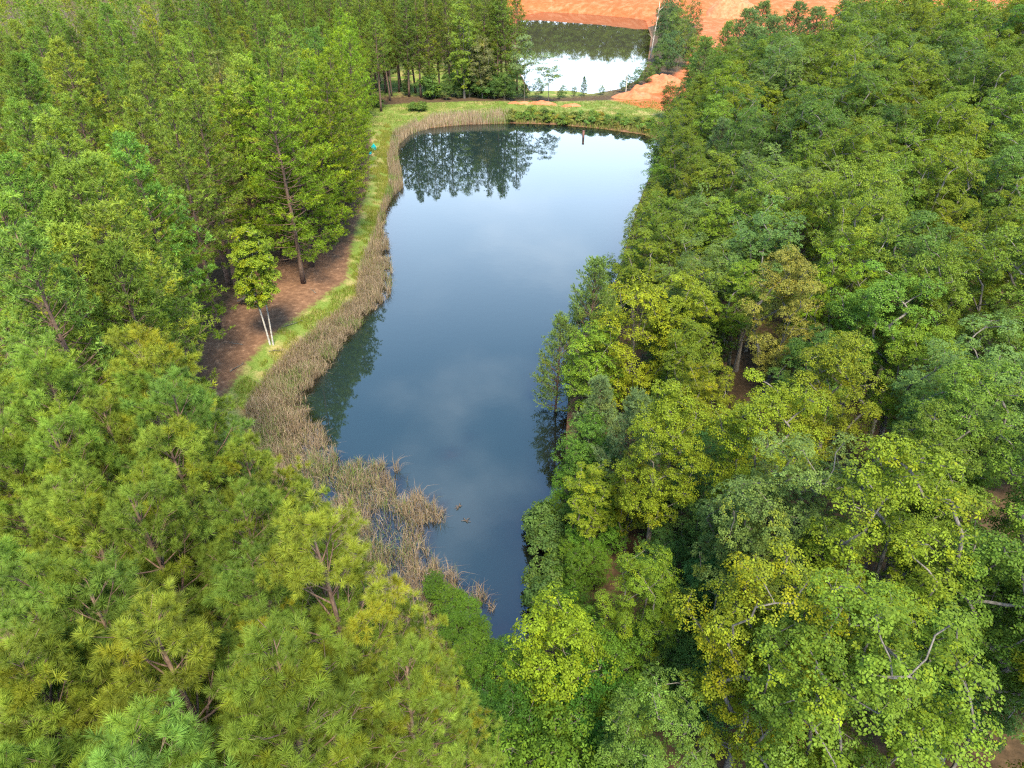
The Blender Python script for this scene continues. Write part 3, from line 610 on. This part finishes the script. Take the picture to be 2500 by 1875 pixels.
for i in range(12):
    x, y = P(1085 + i * 21 + rng.uniform(-8, 8), 243 + rng.uniform(-4, 3), 1)
    plant('low_tree', LOW[i % 2], x, y + rng.uniform(0, 3), rng.uniform(2.5, 5.5), jit((.07, .12, .025)), 'low leafy tree under the grove at the back of the dam', 'low trees under the grove', bark=M_HBARK)

for i in range(34):
    x, y = P(rng.uniform(985, 1285), 236, 1); y += rng.uniform(1, 30) if i > 12 else rng.uniform(-1, 2)
    if i > 12: x *= y / 158
    plant('understory_shrub', (LOW[0], LOW[1], SHR[0])[i % 3], x, y, rng.uniform(1.8, 4.5), jit((.06, .115, .022)), 'dark leafy undergrowth shrub at the foot of the grove pines', 'undergrowth shrubs in the grove', cat='shrub', bark=M_HBARK)
# ------------------------------------------------------------------ hardwoods east of the pond
HG = (.096, .145, .014); HY = (.128, .170, .012); HD = (.060, .110, .018); HP = (.085, .132, .026); HB = (.095, .165, .014)
special = []
def sp(u, v, h, proto, col, label, name='hardwood_tree', bark=M_HBARK, leaf=M_LEAF, wide=1.0, group=None, zt=None):
    zt = h + 1.2 if zt is None else zt
    x, y = P(u, v, zt); x, y = P(u, v, h + gz(x, y)); special.append((x, y, 2.4 * wide))
    return plant(name, proto, x, y, h, col, label, group, bark=bark, leaf=leaf, wide=wide)
sp(1950, 1345, 13.5, FINE[0], (.150, .180, .010), 'golden yellow fine-leaved tree among green hardwoods', wide=1.1)
sp(1390, 1505, 8.0, LOW[0], (.150, .215, .012), 'small bright lime-green tree at the narrow end of the pond', wide=1.0)
sp(1580, 1340, 9.5, FINE[1], (.105, .165, .012), 'vivid green fine-leaved tree beside the dark shrubs at the narrow water')
sp(2000, 1075, 14.5, OAK[0], (.098, .142, .028), 'pale grey-green tree with visible slender grey stems')
sp(1860, 1110, 13.0, OAK[1], (.088, .136, .032), 'silvery green tree next to the pale grey-stemmed tree')
sp(2290, 1480, 15.0, OAK[0], (.102, .158, .013), 'large light green oak with thick forked grey limbs showing', wide=1.1)
sp(2080, 1530, 13.5, OAK[1], (.086, .140, .016), 'broad green oak below the golden yellow tree')
sp(1640, 1700, 10.5, OAK[1], (.080, .135, .020), 'small silver-tipped oak near the bottom of the wood')
sp(2330, 1090, 15.5, HW[4], (.122, .165, .010), 'yellow-green hickory-like tree with pale forked limbs inside', wide=1.1)
sp(1905, 850, 14.5, HW[0], (.138, .182, .010), 'broad yellow-green crown rising above the wood', wide=1.15)
sp(1650, 930, 13.0, HW[2], (.130, .172, .010), 'yellow-green tree in front of the broad yellow-green crown')
sp(1944, 590, 14.0, HW[2], (.150, .145, .024), 'rusty orange-tinged tree turning for autumn')
sp(2090, 585, 13.0, FINE[0], (.12, .20, .012), 'vivid green tree behind the rusty one')
sp(1560, 665, 11.5, LOW[2], (.17, .20, .010), 'yellow-leaved tree with orange tips near the water edge')
sp(1560, 1075, 8.5, FINE[1], (.17, .19, .012), 'bright yellow-green sapling below the silvery pine', wide=.8)
CON = [(1735, 95, 15, 'feathery pale green white pine standing beside the clay track'), (1762, 290, 11, 'blue-green white pine poking through the hardwoods'), (1675, 355, 9, 'smaller blue-green white pine next to the taller blue-green one'),
       (1450, 640, 11, 'soft green white pine leaning over the water edge'), (1365, 780, 8.0, 'dark feathery pine hanging over the open water'), (1545, 955, 9.5, 'silvery blue-green pine among yellow hardwoods'), (1480, 920, 7.5, 'dusky blue-green pine behind the silvery one'), (1790, 57, 15, 'white pine second in the row behind the clay track')]
for u, v, h, lb in CON:
    blue = 'blue' in lb; sp(u, v, h, PW[rng.integers(2)], (.120, .180, .070) if blue else (.130, .195, .040), lb, 'white_pine', M_PBARK, M_NEEDLE, wide=1.0)
for u, v in [(1828, 25), (1870, 8), (1940, 8), (2000, 25), (2070, 5), (1905, 45), (1850, 70)]:
    sp(u, v, rng.uniform(14, 16), PW[rng.integers(2)], jit((.11, .165, .050), .06, .05), 'soft pale white pine in the row before the red clay pit', 'white_pine', M_PBARK, M_NEEDLE, wide=1.6, group='white pines before the clay pit')
# trees leaning out along the water
for i, (xx, yy) in enumerate([(4.4, 31.5), (5.2, 35), (5.6, 38.5), (5.8, 42), (6.4, 45.5), (7.2, 49.5), (9, 53), (11, 57.5), (12.5, 62), (13.6, 66), (15, 71), (16.2, 76), (17.5, 81), (19, 86), (20, 91), (21.5, 97), (23.5, 103), (25, 109), (27, 115), (28.5, 121), (30, 128), (29, 134)]):
    if min((xx - a) ** 2 + (yy - b) ** 2 for a, b, c in special) < 1.6 ** 2: continue
    special.append((xx, yy, 2.0)); col = jit([HG, HD, HB, HG, HP][i % 5], .12, .12)
    plant('waterside_tree', LOW[2] if i % 3 else LOW[0], xx, yy, rng.uniform(6.0, 9.5), col, 'bushy leafy tree overhanging the water below the hardwood bank', 'trees overhanging the water', bark=M_HBARK)
nh = 0; cand = []
WATER = np.array([(1270, 1580), (1260, 1400), (1240, 1290), (1285, 1180), (1290, 1060), (1310, 940), (1335, 840), (1350, 740), (1365, 660), (1480, 600), (1500, 520), (1520, 440), (1570, 345), (1400, 320), (1000, 320), (900, 900), (1000, 1400)])
right_area = np.array([(3.6, 31), (4.2, 24), (4.5, 4), (60, 4), (110, 70), (128, 150), (80, 215), (66, 190), (47, 158), (37, 146), (31, 130), (27, 112), (22, 93), (17, 76), (11.5, 58), (8.5, 48), (7, 38)])
for gx_ in np.arange(3, 125, 4.3):
    for gy_ in np.arange(5, 215, 4.3):
        x = gx_ + rng.uniform(-1.5, 1.5); y = gy_ + rng.uniform(-1.5, 1.5); e = x - right_x(np.array([y]))[0]; h = np.interp(e, [0, 6, 16, 60], [8.5, 11.5, 14.0, 15.5]) * rng.uniform(.76, 1.14) * np.interp(y, [0, 60, 130], [1, 1, 1.2])
        if y > 110 and .17 * y < x < .43 * y: h = min(h, max(5, 26.5 - .096 * y))
        if not inpoly(x, y, right_area) or not seen(x, y, h + 2): continue
        if blocks(x, y, h, 2.5, WATER, .35): continue
        if any((x - a) ** 2 + (y - b) ** 2 < (c * 1.1) ** 2 for a, b, c in special): continue
        cand.append((x, y, h))
cand.sort(key=lambda c: math.hypot(c[0], c[1]))
far_hard = cand[290:]
for x, y, h in cand[:290]:
    k = rng.random(); yb = np.interp(y, [10, 25, 50, 90, 140], [.22, .42, .36, .18, .10]); e = x - right_x(np.array([y]))[0]
    w1 = 'near the water on' if e < 9 else ('halfway up' if e < 24 else 'high on')
    w2 = next(t for lim, t in ((17, 'the slope below the golden yellow tree'), (28, 'the slope around the grey-stemmed tree'), (44, 'the slope around the broad yellow crown'), (66, 'the slope around the rusty tree'), (95, 'the slope near the blue-green pines'), (999, 'the slope towards the clay pit')) if y < lim)
    if k < yb: c, w0, pr = HY, 'yellow-green leafy tree', HW
    elif k < yb + .16: c, w0, pr = HD, 'dark green leafy tree', HW
    elif k < yb + .28: c, w0, pr = HP, 'grey-green leafy tree', OAK
    else: c, w0, pr = HG, 'mid-green leafy tree', HW
    c = np.array(c) * np.interp(y, [45, 120], [1.04, .92])
    nh += 1; plant('hardwood_tree', pr[rng.integers(len(pr))], x, y, h, jit(c), f'{w0} {w1} {w2}', f'{w0}s {w1} {w2}', bark=M_HBARK, wide=rng.uniform(1.08, 1.36))
HF = [make_hardwood('far_hardwood', 83, 15, .25, 2.4, 64, 9, cr=.7, ln=.30, wd=.18, nl=3, droop=.4, simple=True)]
if far_hard: join_far('far_hardwood_wood', HF, far_hard, M_HBARK, M_LEAF, [HG, HD, HY, HP], 'far mass of leafy trees at the top of the slope', 'leafy wood')
print('hardwoods', nh, len(far_hard))
# dark low trees in the hollow at the narrow end
for i, (xx, yy, h) in enumerate([(-2.0, 19.3, 3.4), (-.6, 18.2, 3.8), (.6, 16.8, 5.5), (2.6, 15.2, 6.0), (-.6, 14.5, 6.2), (1.2, 12.6, 7.0), (3.2, 11.5, 7.0), (.2, 10.4, 7.5), (2.4, 8.8, 8), (4.2, 17.5, 6), (3.4, 20.5, 3.6), (3.2, 22.6, 2.4), (4.0, 24.2, 3.8), (4.6, 26.8, 4.4), (-.9, 20.6, 1.6), (-2.4, 22.8, 2.2), (-1.5, 21.9, 1.9), (-3.3, 23.2, 2.4), (-4.2, 24.2, 2.4), (-2.6, 21.4, 2.8), (2.4, 29.4, 2.4), (1.9, 29.9, 1.6), (2.3, 28.7, 1.6), (2.5, 24.8, 1.8), (3.4, 31.0, 3.5), (4.6, 28.8, 4.0), (2.2, 26.2, 1.5), (2.4, 23.4, 1.5), (3.2, 26.2, 2.6), (5.8, 30.5, 5)]):
    plant('low_tree', LOW[i % 2], xx, yy, h, jit((.070, .135, .012), .1, .1), 'dark green bushy low tree in the hollow at the narrow end of the pond', 'dark low trees in the hollow', bark=M_HBARK)

for i, (u, v, h) in enumerate([(1660, 830, 5), (1690, 850, 6), (1600, 1290, 5), (1640, 1330, 5), (1630, 1050, 5), (1660, 1120, 5.5), (1690, 1600, 5), (1620, 940, 5), (1700, 960, 6), (1720, 1250, 6), (1560, 1180, 4), (1650, 760, 6), (1720, 720, 7), (1720, 1420, 6), (1600, 1450, 5), (1740, 1560, 6), (1850, 1640, 6), (2440, 1700, 7), (2300, 1800, 7), (1690, 1710, 5), (1720, 1760, 6), (1650, 1740, 5), (1900, 1760, 7), (2150, 1780, 7), (2480, 1650, 8), (2440, 1560, 8), (2490, 1780, 8), (2400, 1150, 8), (2440, 1080, 8), (2470, 1230, 8)]):
    x, y = P(u, v, 1.5)
    plant('understory_tree', LOW[i % 2], x, y, h, jit((.065, .120, .022), .1, .1), 'leafy understory tree in a gap under the hardwoods', 'understory trees under the hardwoods', bark=M_HBARK)
for u, v, h in [(1335, 1300, 2.2), (1345, 1325, 2.0), (1320, 1285, 1.6), (1352, 1350, 2.0), (1340, 1440, 2), (1335, 1480, 2)]:
    x, y = P(u, v, .2); plant('water_edge_shrub', SHR[0], x, y, h, jit((.065, .115, .024), .1, .1), 'dark rounded shrub hanging over the narrow water', 'shrubs over the narrow water', cat='shrub', bark=M_HBARK)
# ------------------------------------------------------------------ far side
for i, (u, v, h) in enumerate([(1605, 190, 9), (1630, 185, 10), (1652, 175, 11), (1672, 160, 12), (1625, 150, 15), (1650, 140, 16), (1682, 130, 14), (1618, 120, 15.5), (1690, 165, 8), (1640, 160, 14)]):
    x, y = P(u, v, 1); plant('bank_tree', (LOW[2], LOW[0], FINE[0])[i % 3] if h > 10 else LOW[i % 2], x, y, h, jit([(.08, .135, .03), (.06, .105, .035), (.11, .16, .03)][i % 3]), 'leafy tree in the clump on the clay bank of the far pond', 'clump of trees on the far pond bank', bark=M_HBARK, wide=.85)
for i, (u, v, h) in enumerate([(1555, 215, 4.5), (1575, 208, 5), (1535, 222, 3.5), (1520, 226, 2.5), (1590, 200, 4), (1468, 232, 2.0), (1400, 236, 2.2), (1375, 238, 2.5), (1365, 243, 2.0)]):
    x, y = P(u, v, .8); plant('low_tree', LOW[i % 2], x, y, h, jit((.075, .13, .03)), 'small bushy tree on the near bank of the far pond', 'bushes on the near bank of the far pond', bark=M_HBARK)
x, y = P(1425, 236, .8); plant('conifer_sapling', PW[1], x, y, 3.8, (.07, .13, .035), 'small conical conifer standing against the white far pond', None, bark=M_PBARK, leaf=M_NEEDLE)
# trees on the high ground over the clay pit (seen in the pond)
k = 0
for xx in np.arange(-30, 130, 4.2):
    for row in range(3):
        x = xx + rng.uniform(-1.5, 1.5); y = 382 + row * 6 + rng.uniform(-2, 2); pr = (LOW[2], LOW[0], GROVE_H[0])[rng.integers(3)]
        plant('rim_tree', pr, x, y, rng.uniform(15, 22), jit(HG), 'tree on the rim above the red clay bank, mirrored in the far pond', 'trees on the rim above the clay', bark=M_HBARK, wide=1.25, z=gz(x, y) - 1.5)
for xx in np.arange(-30, 130, 3.6):
    x, y = xx + rng.uniform(-1, 1), 374 + rng.uniform(-1.5, 1.5)
    plant('rim_tree', LOW[rng.integers(2)], x, y, rng.uniform(5, 8), jit(HG), 'low bushy tree along the rim above the red clay bank', 'bushy trees on the clay rim', bark=M_HBARK, wide=1.4, z=gz(x, y) - 1.6)
# shrubs along the water side of the dam
for i in range(60):
    u = 1235 + (i % 30) * 12.3 + rng.uniform(-7, 7); v = np.interp(u, [1235, 1350, 1480, 1600], [293, 297, 306, 322]) - (7 if i >= 30 else 0) + rng.uniform(-3, 2)
    x, y = P(u, v, .3); plant('bank_shrub', SHR[i % 2], x, y - .2, rng.uniform(.8, 1.5), jit([(.12, .175, .03), (.16, .18, .045), (.10, .16, .03)][i % 3], .15, .15), 'low leafy shrub on the water side of the grassy dam', 'shrubs along the dam', cat='shrub', bark=M_HBARK)
# shrubs at the left corner of the dam
for i, (u, v) in enumerate([(860, 285), (880, 278), (900, 268), (1010, 270), (1030, 272), (920, 262), (850, 300)]):
    x, y = P(u, v, .8); plant('bank_shrub', SHR[i % 2], x, y, rng.uniform(1.4, 2.4), jit((.085, .14, .026)), 'leafy shrub at the grassy corner between the pines and the dam', 'shrubs at the dam corner', cat='shrub', bark=M_HBARK)
def snag(u0, v0, u1, v1, zb, label, r=.09):
    x, y = P(u0, v0, zb); a = np.array([0, 0, 0.]); dep = y; 
    h = 0; lo, hi = 0., 25.
    for _ in range(40):
        m_ = (lo + hi) / 2; zz = zb + m_; b_ = (y * math.sin(PITCH) + (zz - CAM_H) * math.cos(PITCH)) / (y * math.cos(PITCH) - (zz - CAM_H) * math.sin(PITCH)); vv = 937.5 - b_ * FPX
        lo, hi = (m_, hi) if vv > v1 else (lo, m_)
    h = lo; x1 = (u1 - 1250) / FPX * (y * math.cos(PITCH) - (zb + h - CAM_H) * math.sin(PITCH))
    r_ = np.random.default_rng(int(u0)); g = Geo(); q = np.linspace(0, 1, 7); pts = np.stack([(x1 - x) * q + r_.normal(0, .06, 7) * q, r_.normal(0, .06, 7) * q, h * q], 1)
    g.tube(pts, r * (1 - .8 * q) + .015, 7); o = empty('dead_tree', (x, y, zb - .1)); tag(o, label, 'dead tree')
    obj('trunk', g.mesh('snag_trunk', True), M_SNAG, o)
    for _ in range(5):
        k = r_.integers(2, 6); az = r_.uniform(0, 6.28); L = r_.uniform(.4, 1.2) * h / 8; gb = Geo(); gb.tube(np.stack([pts[k], pts[k] + [math.cos(az) * L, math.sin(az) * L, L * .8]]), [r * .35, .012], 4); obj('branch', gb.mesh('snag_branch'), M_SNAG, o)
snag(1588, 140, 1612, 2, .9, 'tall bleached dead trunk beside the clump on the far pond bank', .16)
snag(1527, 231, 1533, 165, .5, 'bleached snag among bushes at the far pond edge', .12)
snag(1490, 226, 1498, 152, -.2, 'thin grey dead sapling standing in the far pond', .07)
snag(1402, 232, 1404, 190, -.2, 'thin dead stick rising from the far pond by the small open tree', .05)

# the white-stemmed tree on the grass
x, y = P(662, 838, .7)
plant('birch_tree', BIR[0], x, y, 10.4, (.155, .215, .016), 'slender two-stemmed white-barked tree with bright green crown on the grassy bank', None, bark=M_BIRCH, rz=-.9, lean=(0, -.04))

# ------------------------------------------------------------------ reeds and grass
def blades(name, X, Y, Z, h, wd, lean, tint, mat, label, cat, seed, curve=.5):
    r = np.random.default_rng(seed); n = len(X); az = r.uniform(0, 6.283, n); tw = r.uniform(0, 6.283, n)
    b = np.stack([X, Y, Z], 1); s = np.stack([np.cos(tw), np.sin(tw), np.zeros(n)], 1) * (wd * .5)[:, None]
    hd = np.stack([np.cos(az), np.sin(az), np.zeros(n)], 1); l = (h * lean)[:, None]
    mid_ = b + hd * l * (.5 - .3 * curve) + np.stack([np.zeros(n), np.zeros(n), h * .6], 1)
    tip = b + hd * l + np.stack([np.zeros(n), np.zeros(n), h * (1 - .35 * lean)], 1)
    V = np.stack([b - s, b + s, mid_ - s * .8, mid_ + s * .8, tip], 1).reshape(-1, 3)
    T = (np.array([(0, 1, 3), (0, 3, 2), (2, 3, 4)])[None] + (np.arange(n) * 5)[:, None, None]).reshape(-1, 3)
    o = obj(name, mesh_np(name, V, T, np.repeat(tint, 5, 0)), mat); return tag(o, label, cat, kind='stuff')
def scatter(poly, dens, r):
    poly = np.asarray(poly); lo, hi = poly.min(0), poly.max(0); n = int((hi - lo).prod() * dens)
    X = r.uniform(lo[0], hi[0], n); Y = r.uniform(lo[1], hi[1], n); k = sdist(X, Y, poly) < 0; return X[k], Y[k]
def reed_tints(X, Y, r, green=.2):
    n = len(X); base = np.array([(.265, .195, .135), (.195, .145, .105), (.34, .265, .185), (.16, .165, .06)])[r.choice(4, n, p=[.4, .3, .2, .1])]
    g = vnoise(X, Y, 2.5, 9); gr = r.random(n) < np.clip((g - .5) * 3, .02, 1) * green * 2.2
    base = np.where(gr[:, None], np.array([.12, .18, .04]), base); return base * r.normal(1, .16, n)[:, None]
rr = np.random.default_rng(99)
# bed along the west bank and round the narrow end
bed = np.array(left_front[5:] + reed_back[::-1][:22])
X, Y = scatter(bed, 210, rr); cl = vnoise(X, Y, 1.3, 4)
k = ((cl > .10) | (Y > 36)) & ((Y > 23.3) | (X < -3)); k &= ~((sdist(X, Y, np.array(px([(800, 1110), (850, 1090), (880, 1130), (860, 1190), (800, 1180)]))) < 0) & (rr.random(len(X)) < .75)); X, Y, cl = X[k], Y[k], cl[k]
ed = sdist(X, Y, pond1); k = ~((ed < .9) & (vnoise(X, Y, .55, 31) < .5)); X, Y, cl = X[k], Y[k], cl[k]; h = (.55 + .85 * cl) * rr.uniform(.55, 1.15, len(X))
blades('reed_bed', X, Y, ground(X, Y) - .05, h, rr.uniform(.014, .030, len(X)), np.abs(rr.normal(.35, .45, len(X))).clip(0, 1.25), reed_tints(X, Y, rr, .16), M_BLADE, 'broad bed of dry brown reeds between the grass and the water', 'reeds', 1)
bed2 = np.array(left_front[:6] + reed_back[::-1][19:][:7])
X, Y = scatter(bed2, 60, rr)
blades('reed_bed', X, Y, ground(X, Y) - .05, rr.uniform(1.0, 1.9, len(X)), rr.uniform(.03, .05, len(X)), np.abs(rr.normal(.1, .2, len(X))).clip(0, .8), reed_tints(X, Y, rr, .5), M_BLADE, 'narrow strip of green and tan reeds along the upper west bank', 'reeds', 2)
bed3 = np.array(px([(862, 312), (885, 291), (930, 276), (1000, 269), (1100, 266), (1105, 262), (1100, 254), (1000, 256), (930, 262), (880, 278), (852, 300)], .1))
X, Y = scatter(bed3, 45, rr)
blades('reed_bed', X, Y, ground(X, Y) - .05, rr.uniform(.8, 1.6, len(X)), rr.uniform(.04, .07, len(X)), np.abs(rr.normal(.05, .12, len(X))).clip(0, .5), reed_tints(X, Y, rr, .35) * 1.3, M_BLADE, 'pale upright reeds fringing the foot of the dam', 'reeds', 3)
def grass(poly, dens, hh, wd, name, label, seed, cols):
    r = np.random.default_rng(seed); X, Y = scatter(poly, dens, r); k = (sdist(X, Y, np.asarray(poly)) < -1.5 * np.clip(vnoise(X, Y, 1.1, 17) * 1.3 - .15, 0, 1)) & (sdist(X, Y, bank1) > -.5) & (vnoise(X, Y, 1.7, 8) + vnoise(X, Y, .6, 2) * .6 > .55); X, Y = X[k], Y[k]; n = len(X)
    g = vnoise(X, Y, 3.3, 12)[:, None]; t = (np.array(cols[0]) * (1 - g) + np.array(cols[1]) * g) * r.normal(1, .15, n)[:, None]
    dry = r.random(n) < .12; t[dry] = np.array([.34, .27, .12]) * r.normal(1, .15, dry.sum())[:, None]
    blades(name, X, Y, ground(X, Y) - .02, hh * r.uniform(.5, 1.2, n), wd * r.uniform(.7, 1.3, n), np.abs(r.normal(.3, .3, n)).clip(0, 1.2), t, M_BLADE, label, 'grass', seed)
grass(grass_poly, 190, .42, .022, 'grass', 'rough yellow-green grass between the pine floor and the reeds', 21, ((.105, .165, .016), (.20, .20, .03)))
grass(dam_poly, 26, .30, .06, 'grass', 'green grass covering the dam between the two ponds', 22, ((.105, .165, .025), (.18, .20, .05)))
ye = px([(1105, 267), (1200, 270), (1300, 279), (1400, 293), (1440, 305), (1440, 280), (1390, 262), (1200, 250), (1105, 250)], .4)
grass(np.array(ye), 40, .8, .06, 'tall_grass', 'tall weeds among the shrubs on the water side of the dam', 23, ((.13, .18, .03), (.22, .21, .06)))

# ------------------------------------------------------------------ small things
# outlet pipe
x, y = P(1424, 336, 0); o = empty('outlet_pipe', (x, y, -.5)); tag(o, 'rusty standing outlet pipe in the water before the dam', 'pipe')
g = Geo(); g.tube([(0, 0, 0), (0, 0, 1.0), (0, 0, 1.6)], .19, 14); obj('pipe_body', g.mesh('pipe_body', True), M_RUST, o)
g = Geo(); g.tube([(0, 0, 1.5), (0, 0, 1.66)], .22, 14); obj('rim', g.mesh('pipe_rim'), M_RUST, o)
# teal tarpaulin shelter by the path
x, y = P(911, 366, .8); z = gz(x, y); o = empty('tarp_shelter', (x, y, z)); tag(o, 'small pointed teal tarp shelter standing by the path under the pines', 'tarp shelter')
g = Geo(); t_ = np.linspace(0, 1, 6); V = []; T = []
for i, a in enumerate(t_):
    for j, b in enumerate(np.linspace(-1, 1, 7)):
        ww = .48 * math.sin(math.pi * (.12 + .62 * (1 - a))) * (1 - a ** 3); V.append((b * ww + .22 * a, -.35 * (1 - b * b) * (1 - a) - .12 * a + .25 * (1 - a), 1.15 * a + .03))
for i in range(5):
    for j in range(6):
        q = i * 7 + j; T += [(q, q + 1, q + 8), (q, q + 8, q + 7)]
V = np.array(V); g.add(V, T); g.add(V + [0, .03, -.01], [(a, c, b) for a, b, c in T]); obj('canopy', g.mesh('tarp_canopy', True), M_TEAL, o)
g = Geo(); g.tube([(.24, .02, 0), (.22, -.06, 1.22)], .018, 6); obj('pole', g.mesh('tarp_pole'), M_WOOD, o)
x, y = P(904, 379, .8); z = gz(x, y); o = empty('camp_stool', (x, y, z)); tag(o, 'small teal camp stool beside the pointed teal shelter', 'stool')
g = Geo(); g.box((0, 0, .42), (.40, .36, .035)); g.box((0, .17, .60), (.40, .03, .32), 0, -.15); obj('seat', g.mesh('stool_seat'), M_TEAL, o)
for a, b in ((-.17, -.15), (.17, -.15), (-.17, .15), (.17, .15)):
    g = Geo(); g.tube([(a * 1.2, b * 1.2, 0), (a, b, .41)], .014, 5); obj('leg', g.mesh('stool_leg'), M_WOOD, o)
# wooden rail by the reeds
x, y = P(964, 338, .5); z = gz(x, y); o = empty('wooden_rail', (x, y, z)); tag(o, 'small weathered wooden rail on a post at the corner of the reeds', 'rail')
g = Geo(); g.box((0, 0, .5), (.10, .10, 1.0)); obj('post', g.mesh('rail_post'), M_WOOD, o)
g = Geo(); g.box((.25, 0, 1.03), (1.1, .14, .05)); obj('rail', g.mesh('rail_board'), M_WOOD, o)
# bench under the white-stemmed tree
x, y = P(614, 742, .8); z = gz(x, y); o = empty('picnic_table', (x, y, z), 1.15); tag(o, 'dark weathered picnic table on the bare ground behind the white-stemmed tree', 'table')
for k in range(5): g = Geo(); g.box((0, -.30 + k * .15, .74), (1.8, .14, .04)); obj('plank', g.mesh('table_plank'), M_WOOD, o)
for s in (-1, 1):
    for k in range(2): g = Geo(); g.box((0, s * (.66 + k * .15), .44), (1.8, .14, .04)); obj('seat_plank', g.mesh('seat_plank'), M_WOOD, o)
    g = Geo(); g.box((s * .6, 0, .39), (.05, 1.7, .09)); obj('crossbar', g.mesh('table_crossbar'), M_WOOD, o)
    for q in (-1, 1): g = Geo(); g.tube([(s * .65, q * .62, 0), (s * .65, q * .22, .72)], .045, 4); obj('leg', g.mesh('table_leg'), M_WOOD, o)
# fallen limbs on the clearing
for i, (u, v, L, a) in enumerate([(592, 840, 2.2, 2.9), (690, 795, 1.9, .7), (655, 850, 1.3, .2), (770, 715, 1.4, 2.2), (560, 905, 1.5, 1.1)]):
    x, y = P(u, v, .8); r = np.random.default_rng(i + 70); g = Geo(); q = np.linspace(0, 1, 6); pts = np.stack([q * L, r.normal(0, .05, 6), .05 + .03 * r.random(6)], 1); g.tube(pts, .035 * (1 - .7 * q) + .008, 5)
    for _ in range(3): k = r.integers(1, 5); e = pts[k] + [r.uniform(.2, .5), r.uniform(-.45, .45), r.uniform(.02, .2)]; g.tube(np.stack([pts[k], e]), [.018, .006], 4)
    o = obj('fallen_branch', g.mesh('fallen_branch'), M_HBARK, loc=(x, y, gz(x, y))); o.rotation_euler[2] = a; tag(o, 'bare grey fallen branch on the brown ground near the white-stemmed tree', 'branch', 'fallen branches on the clearing')
# clay heaps
def heap(u, v, w_, d_, h, label, seed):
    x, y = P(u, v, 1); r = np.random.default_rng(seed); n = 26; X, Y = np.meshgrid(np.linspace(-1, 1, n), np.linspace(-1, 1, n)); q = np.clip(1 - X ** 2 - Y ** 2, 0, 1) ** .8
    Z = q * (.55 + .9 * vnoise(X * 3, Y * 3, .9, seed)) * h; z0 = gz(x, y); i = np.arange(n * n).reshape(n, n); Q = np.stack([i[:-1, :-1], i[:-1, 1:], i[1:, 1:], i[1:, :-1]], -1).reshape(-1, 4)
    V = np.stack([X * w_, Y * d_, Z - .15 - .18 * h], -1).reshape(-1, 3); Q = Q[(q.ravel()[Q] > 0).any(1)]
    tag(obj('clay_mound', mesh_np('clay_mound', V, Q, smooth=True), M_CLAY, loc=(x, y, z0)), label, 'mound')
heap(1268, 254, 3.0, 1.5, .6, 'low red clay mound at the foot of the slim pale tree', 3)
heap(1322, 254, 3.4, 1.5, .7, 'low red clay mound beside the small open tree', 4)
heap(1395, 258, 2.4, 1.4, .6, 'flat red clay mound along the back of the dam', 5)
heap(1545, 236, 5.0, 3.0, 1.6, 'lumpy red clay heap where the clay track meets the dam', 6)
heap(1580, 222, 4.2, 3.2, 2.0, 'taller red clay heap beside the lumpy one at the end of the track', 7)
heap(1620, 202, 5.0, 5.0, 2.2, 'red clay ridge below the clump of bank trees', 8)
heap(1790, 40, 12, 9, 6.5, 'large red clay pile in the pit behind the white pines', 9)
# stones on a shoal and flotsam
for i, (u, v, s) in enumerate([(1104, 1112, .42), (1092, 1100, .3), (1118, 1104, .26), (1085, 1118, .3), (1150, 1062, .28), (1142, 1072, .22), (1128, 1122, .2)]):
    x, y = P(u, v, -.15); r = np.random.default_rng(i); g = Geo(); th = np.linspace(0, 2 * np.pi, 10, endpoint=False); V = []; T = []
    for j, f in enumerate((-.9, -.3, .3, .75)):
        for k in range(10): V.append((math.cos(th[k]) * math.sqrt(1 - f * f) * s * r.uniform(.85, 1.15), math.sin(th[k]) * math.sqrt(1 - f * f) * s * .8 * r.uniform(.85, 1.15), f * s * .55))
    V.append((0, 0, .5 * s))
    for j in range(3):
        for k in range(10): a, b = j * 10 + k, j * 10 + (k + 1) % 10; T += [(a, b, b + 10), (a, b + 10, a + 10)]
    for k in range(10): T.append((30 + k, 30 + (k + 1) % 10, 40))
    g.add(V, T); tag(obj('submerged_stone', g.mesh('stone', True), M_ROCK, loc=(x, y, -.30 if i else -.22)), 'pale mud-covered stone lying just under the pond surface', 'stone', 'stones under the water')
for i, (u, v, lb) in enumerate([(1120, 1237, 'floating tuft of torn reeds off the reed point'), (1137, 1272, 'dark floating bit of driftwood off the reed point')]):
    x, y = P(u, v, 0); r = np.random.default_rng(i + 40); g = Geo()
    for _ in range(9 - 4 * i): a = r.uniform(0, 6.28); L = r.uniform(.15, .4); g.tube([(0, 0, .0), (L * .5 * math.cos(a), L * .5 * math.sin(a), .07), (L * math.cos(a), L * math.sin(a), .03)], [.03, .025, .01], 4)
    tag(obj('flotsam', g.mesh('flotsam'), M_WOOD, loc=(x, y, 0)), lb, 'driftwood')
print('tris', sum(len(m_.polygons) for m_ in bpy.data.meshes))
